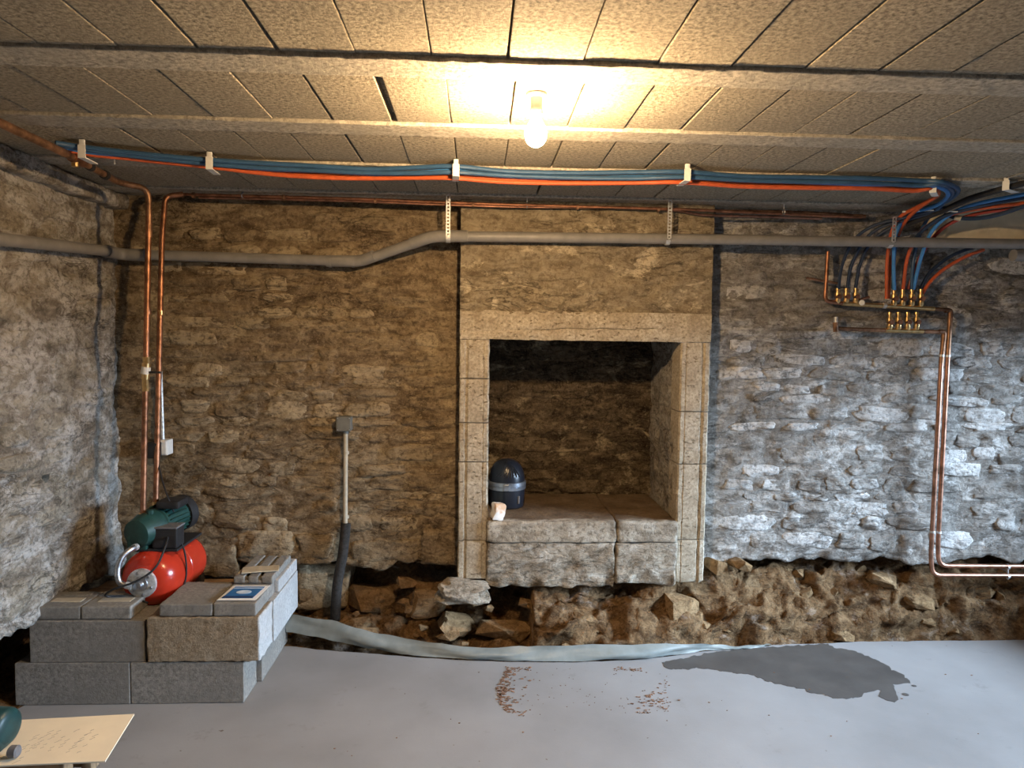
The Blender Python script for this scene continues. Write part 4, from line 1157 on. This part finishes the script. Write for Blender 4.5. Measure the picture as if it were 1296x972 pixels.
# ================================================================== MEMBRANE
topP = [(362, 777), (420, 786), (480, 802), (550, 814), (620, 820), (700, 817), (800, 816), (880, 815), (930, 817.5), (975, 815.5)]
botP = [(362, 800), (425, 811), (480, 823), (540, 831), (610, 835), (700, 838), (800, 835), (850, 830), (910, 821.5), (976, 816)]
T3, B3 = [], []
for (x, y), (x2, y2) in zip(topP, botP):
    b = pt(x2, y2, Z=.012); b.y = min(b.y, edge_y(b.x) + .03)
    b = pt(x2, y2, Y=max(edge_y(b.x), b.y) - .005) if x2 > 500 else pt(x2, y2, Y=edge_y(b.x) + .02)
    if b.z < .006: b.z = .006
    tp_ = pt(x, y, Y=b.y + .035)
    T3.append(tp_); B3.append(b)
T3, B3 = smooth_path(T3, 8), smooth_path(B3, 8)
V, F = [], []; nn = 8
for i, (a, b) in enumerate(zip(B3, T3)):
    for j in range(nn + 1):
        s = j / nn; q = a.lerp(b, s)
        q.y += .018 * math.sin(s * math.pi) * math.sin(i * .35) + .010 * fbm(Vector((i * .21, s * 2, 0))) - .012 * math.sin(s * math.pi)
        q.z += .006 * fbm(Vector((i * .3, s * 3, 5)))
        V.append(q)
k0 = len(V)
V += [q + Vector((0, .003, 0)) for q in V]
for i in range(len(B3) - 1):
    for j in range(nn):
        a = i * (nn + 1) + j
        F.append((a, a + nn + 1, a + nn + 2, a + 1)); F.append((k0 + a, k0 + a + 1, k0 + a + nn + 2, k0 + a + nn + 1))
solo('plastic_membrane', (V, F), 'membrane', 'grey green plastic damp-proof sheet turned up along the floor edge', 'plastic sheet', None, True, None)

# ================================================================== MARKS ON THE FLOOR
wet_px = [(838, 838), (860, 834), (900, 826), (950, 820), (1010, 817), (1048, 815), (1056, 820), (1078, 823), (1095, 829), (1110, 836), (1120, 840), (1130, 848), (1142, 853), (1148, 859), (1151, 864), (1140, 866), (1131, 866), (1134, 876), (1137, 885), (1132, 888), (1122, 886), (1112, 881), (1116, 873), (1106, 874), (1094, 877), (1090, 882), (1072, 884), (1055, 884), (1043, 879), (1025, 877), (1018, 872), (1000, 868), (980, 865), (965, 859), (952, 854), (925, 851), (905, 848), (888, 845), (870, 847), (850, 847), (843, 845)]
W = []
for i, a in enumerate(wet_px):
    b = wet_px[(i + 1) % len(wet_px)]; m = max(1, int(math.hypot(a[0] - b[0], a[1] - b[1]) / 2.5))
    for k in range(m):
        x, y = a[0] + (b[0] - a[0]) * k / m, a[1] + (b[1] - a[1]) * k / m
        y += 1.6 * fbm(Vector((x * .16, y * .3, 3)))
        x += 2.4 * fbm(Vector((x * .15, y * .4, 8)))
        W.append(pt(x, y, Z=.0008))
for q in W: q.y = min(q.y, edge_y(q.x) - .004)
g = extrude_poly(W, (0, 0, 1), .0008)
solo('damp_patch', g, 'damp', 'dark damp patch with ragged edges on the concrete floor', 'wet patch', None, False, None)
for x, y, s in ((1157, 868, .010), (1146, 879, .014)):
    c = pt(x, y, Z=.0008)
    g = extrude_poly([c + Vector((s * 1.1 * math.cos(a), s * math.sin(a), 0)) for a in [i * math.pi / 6 for i in range(12)]], (0, 0, 1), .0008)
    solo('damp_spot', g, 'damp', 'small damp spot just right of the dark patch, %s one' % ('far' if y < 870 else 'near'), 'wet spot', 'damp spots', False, None)
# rusty crumbs left in the outline of a lifted slab
random.seed(21)
gs = []
def crumb(x, y, s):
    c = pt(x, y, Z=.0)
    n_ = random.randint(6, 9); ph = random.uniform(0, 6)
    P = [c + Vector((s * random.uniform(.5, 1.3) * math.cos(i * 2 * math.pi / n_ + ph) * 1.3, s * random.uniform(.5, 1.2) * math.sin(i * 2 * math.pi / n_ + ph), .0006)) for i in range(n_)]
    gs.append(extrude_poly(P, (0, 0, 1), .002))
def rim(t):   # rounded rectangle, t = 0 at the near left corner, clockwise
    if t < .5: a = math.pi * (t / .5); return 645 - 14 * math.sin(a) - 3 * (1 - t), 902 - 55 * (t / .5)
    return 645 + (t - .5) * 50, 847 - (t - .5) * 2
for q in range(150):
    x, y = rim(random.random() * .5); crumb(x + abs(random.gauss(0, 7)), y + random.uniform(-3, 3), random.uniform(.0015, .006))
for q in range(70):
    x, y = rim(.15 + random.random() * .3); crumb(x + abs(random.gauss(8, 12)), y + random.uniform(-3, 8), random.uniform(.002, .0085))
for q in range(40): crumb(random.uniform(640, 672), 847 + random.gauss(0, 1.5), random.uniform(.0015, .005))
for q in range(16): crumb(random.uniform(640, 672), 902 + random.gauss(0, 1.5), random.uniform(.0015, .005))
for q in range(70): crumb(random.gauss(825, 11), random.gauss(886, 6), random.uniform(.0015, .006))
for q in range(40): crumb(random.uniform(776, 812), random.gauss(847, 1.5), random.uniform(.001, .005))
for q in range(30): crumb(836 + random.gauss(4, 4), random.uniform(852, 902), random.uniform(.001, .003))
for q in range(18): crumb(random.uniform(806, 826), 902 + random.gauss(0, .8), random.uniform(.001, .003))
for q in range(50): crumb(random.uniform(660, 800), random.uniform(846, 905), random.uniform(.0008, .0022))
for q in range(25): crumb(random.uniform(400, 1290), random.uniform(845, 965), random.uniform(.001, .004))
o = solo('rust_crumbs', join(*gs), 'rust_dirt', 'rust brown dirt crumbs outlining a rectangle on the floor', 'dirt', None, False, None)
o['kind'] = 'stuff'

# ================================================================== SHEET, CRATE AND TOOL IN THE NEAR LEFT CORNER
ZS = .45
A, B_, C_, D_ = pt(38, 912, Z=ZS), pt(170, 905, Z=ZS), pt(133, 965, Z=ZS), pt(-30, 972, Z=ZS)
A = A + (A - B_).normalized() * .12
bd = thing('card_sheet', 'cream card sheet with faint handwriting in the near left corner', 'card', (A + C_) / 2)
part('sheet', extrude_poly([A, D_, C_, B_], (0, 0, 1), .004), 'card', bd, False, None)
random.seed(5)
ux = (B_ - A).normalized(); uy = (C_ - B_).normalized()
lines = []
for k in range(9):
    x = 50 + k * 9 + (6 if k > 4 else 0)
    y0 = 922 + random.uniform(0, 12); n_ = random.randint(5, 9)
    for s in range(n_):
        if random.random() < .25: continue
        p0 = pt(x - s * 4.2, y0 + s * 4.2, Z=ZS + .0042)
        L = random.uniform(.008, .016)
        P = [p0 + ux * (-L * t * .8) + uy * (L * t) + ux * .0018 * math.sin(t * 9 + s) for t in (0, .25, .5, .75, 1)]
        lines.append(tube(P, .0006, 4))
part('handwriting', join(*lines), 'ink', bd, False, None)
cr = thing('wooden_crate', 'slatted wooden crate under the card sheet at the lower left edge', 'crate', pt(60, 969, Z=0) if False else (-1.28, 2.08, 0))
fx = pt(112, 968, Z=ZS - .02).x - .075
for z in (.03, .17, .31): 
    part('slat', rbox((fx - .55, 2.00, z), (fx, 2.016, z + .115), .1, .003, .001, 14, z), 'wood', cr)
    part('slat', rbox((fx - .55, 2.17, z), (fx, 2.186, z + .115), .1, .003, .001, 14, z + 1), 'wood', cr)
for x in (fx - .55, fx - .03):
    for y in (2.017, 2.139):
        part('corner_post', rbox((x, y, .0), (x + .03, y + .03, .44), .1, .003), 'wood', cr)
part('top_board', rbox((fx - .55, 1.998, .43), (fx, 2.188, .447), .1, .003, .001, 14, 5), 'wood', cr)
tl = thing('power_tool', 'dark green power tool end lying on the card at the left edge', 'tool', (0, 0, 0))
e = pt(17, 942, Y=2.04); e.z = ZS + .062
tl.location = (e.x - .1, e.y, ZS + .005)
a_ = e + Vector((-.26, .03, 0))
part('motor_body', lathe([(0, .03), (.01, .048), (.10, .050), (.20, .054), (.240, .054), (.250, .049), (.256, .038), (.258, .02)], a_, e, 24), 'tool_green', tl)
part('grip', rbox(a_ + Vector((-.05, -.025, -.056)), a_ + Vector((.08, .025, .03)), .03, .02), 'tool_green', tl)
kn = pt(22, 951, Y=1.985)
part('knob', lathe([(0, .013), (.004, .017), (.022, .017), (.026, .013)], kn + Vector((-.022, .0, 0)), kn + Vector((.2, 0, 0)), 16), 'tool_grey', tl)
part('lower_housing', rbox(e + Vector((-.16, -.065, -.057)), e + Vector((-.012, .02, -.005)), .03, .014), 'tool_green', tl)
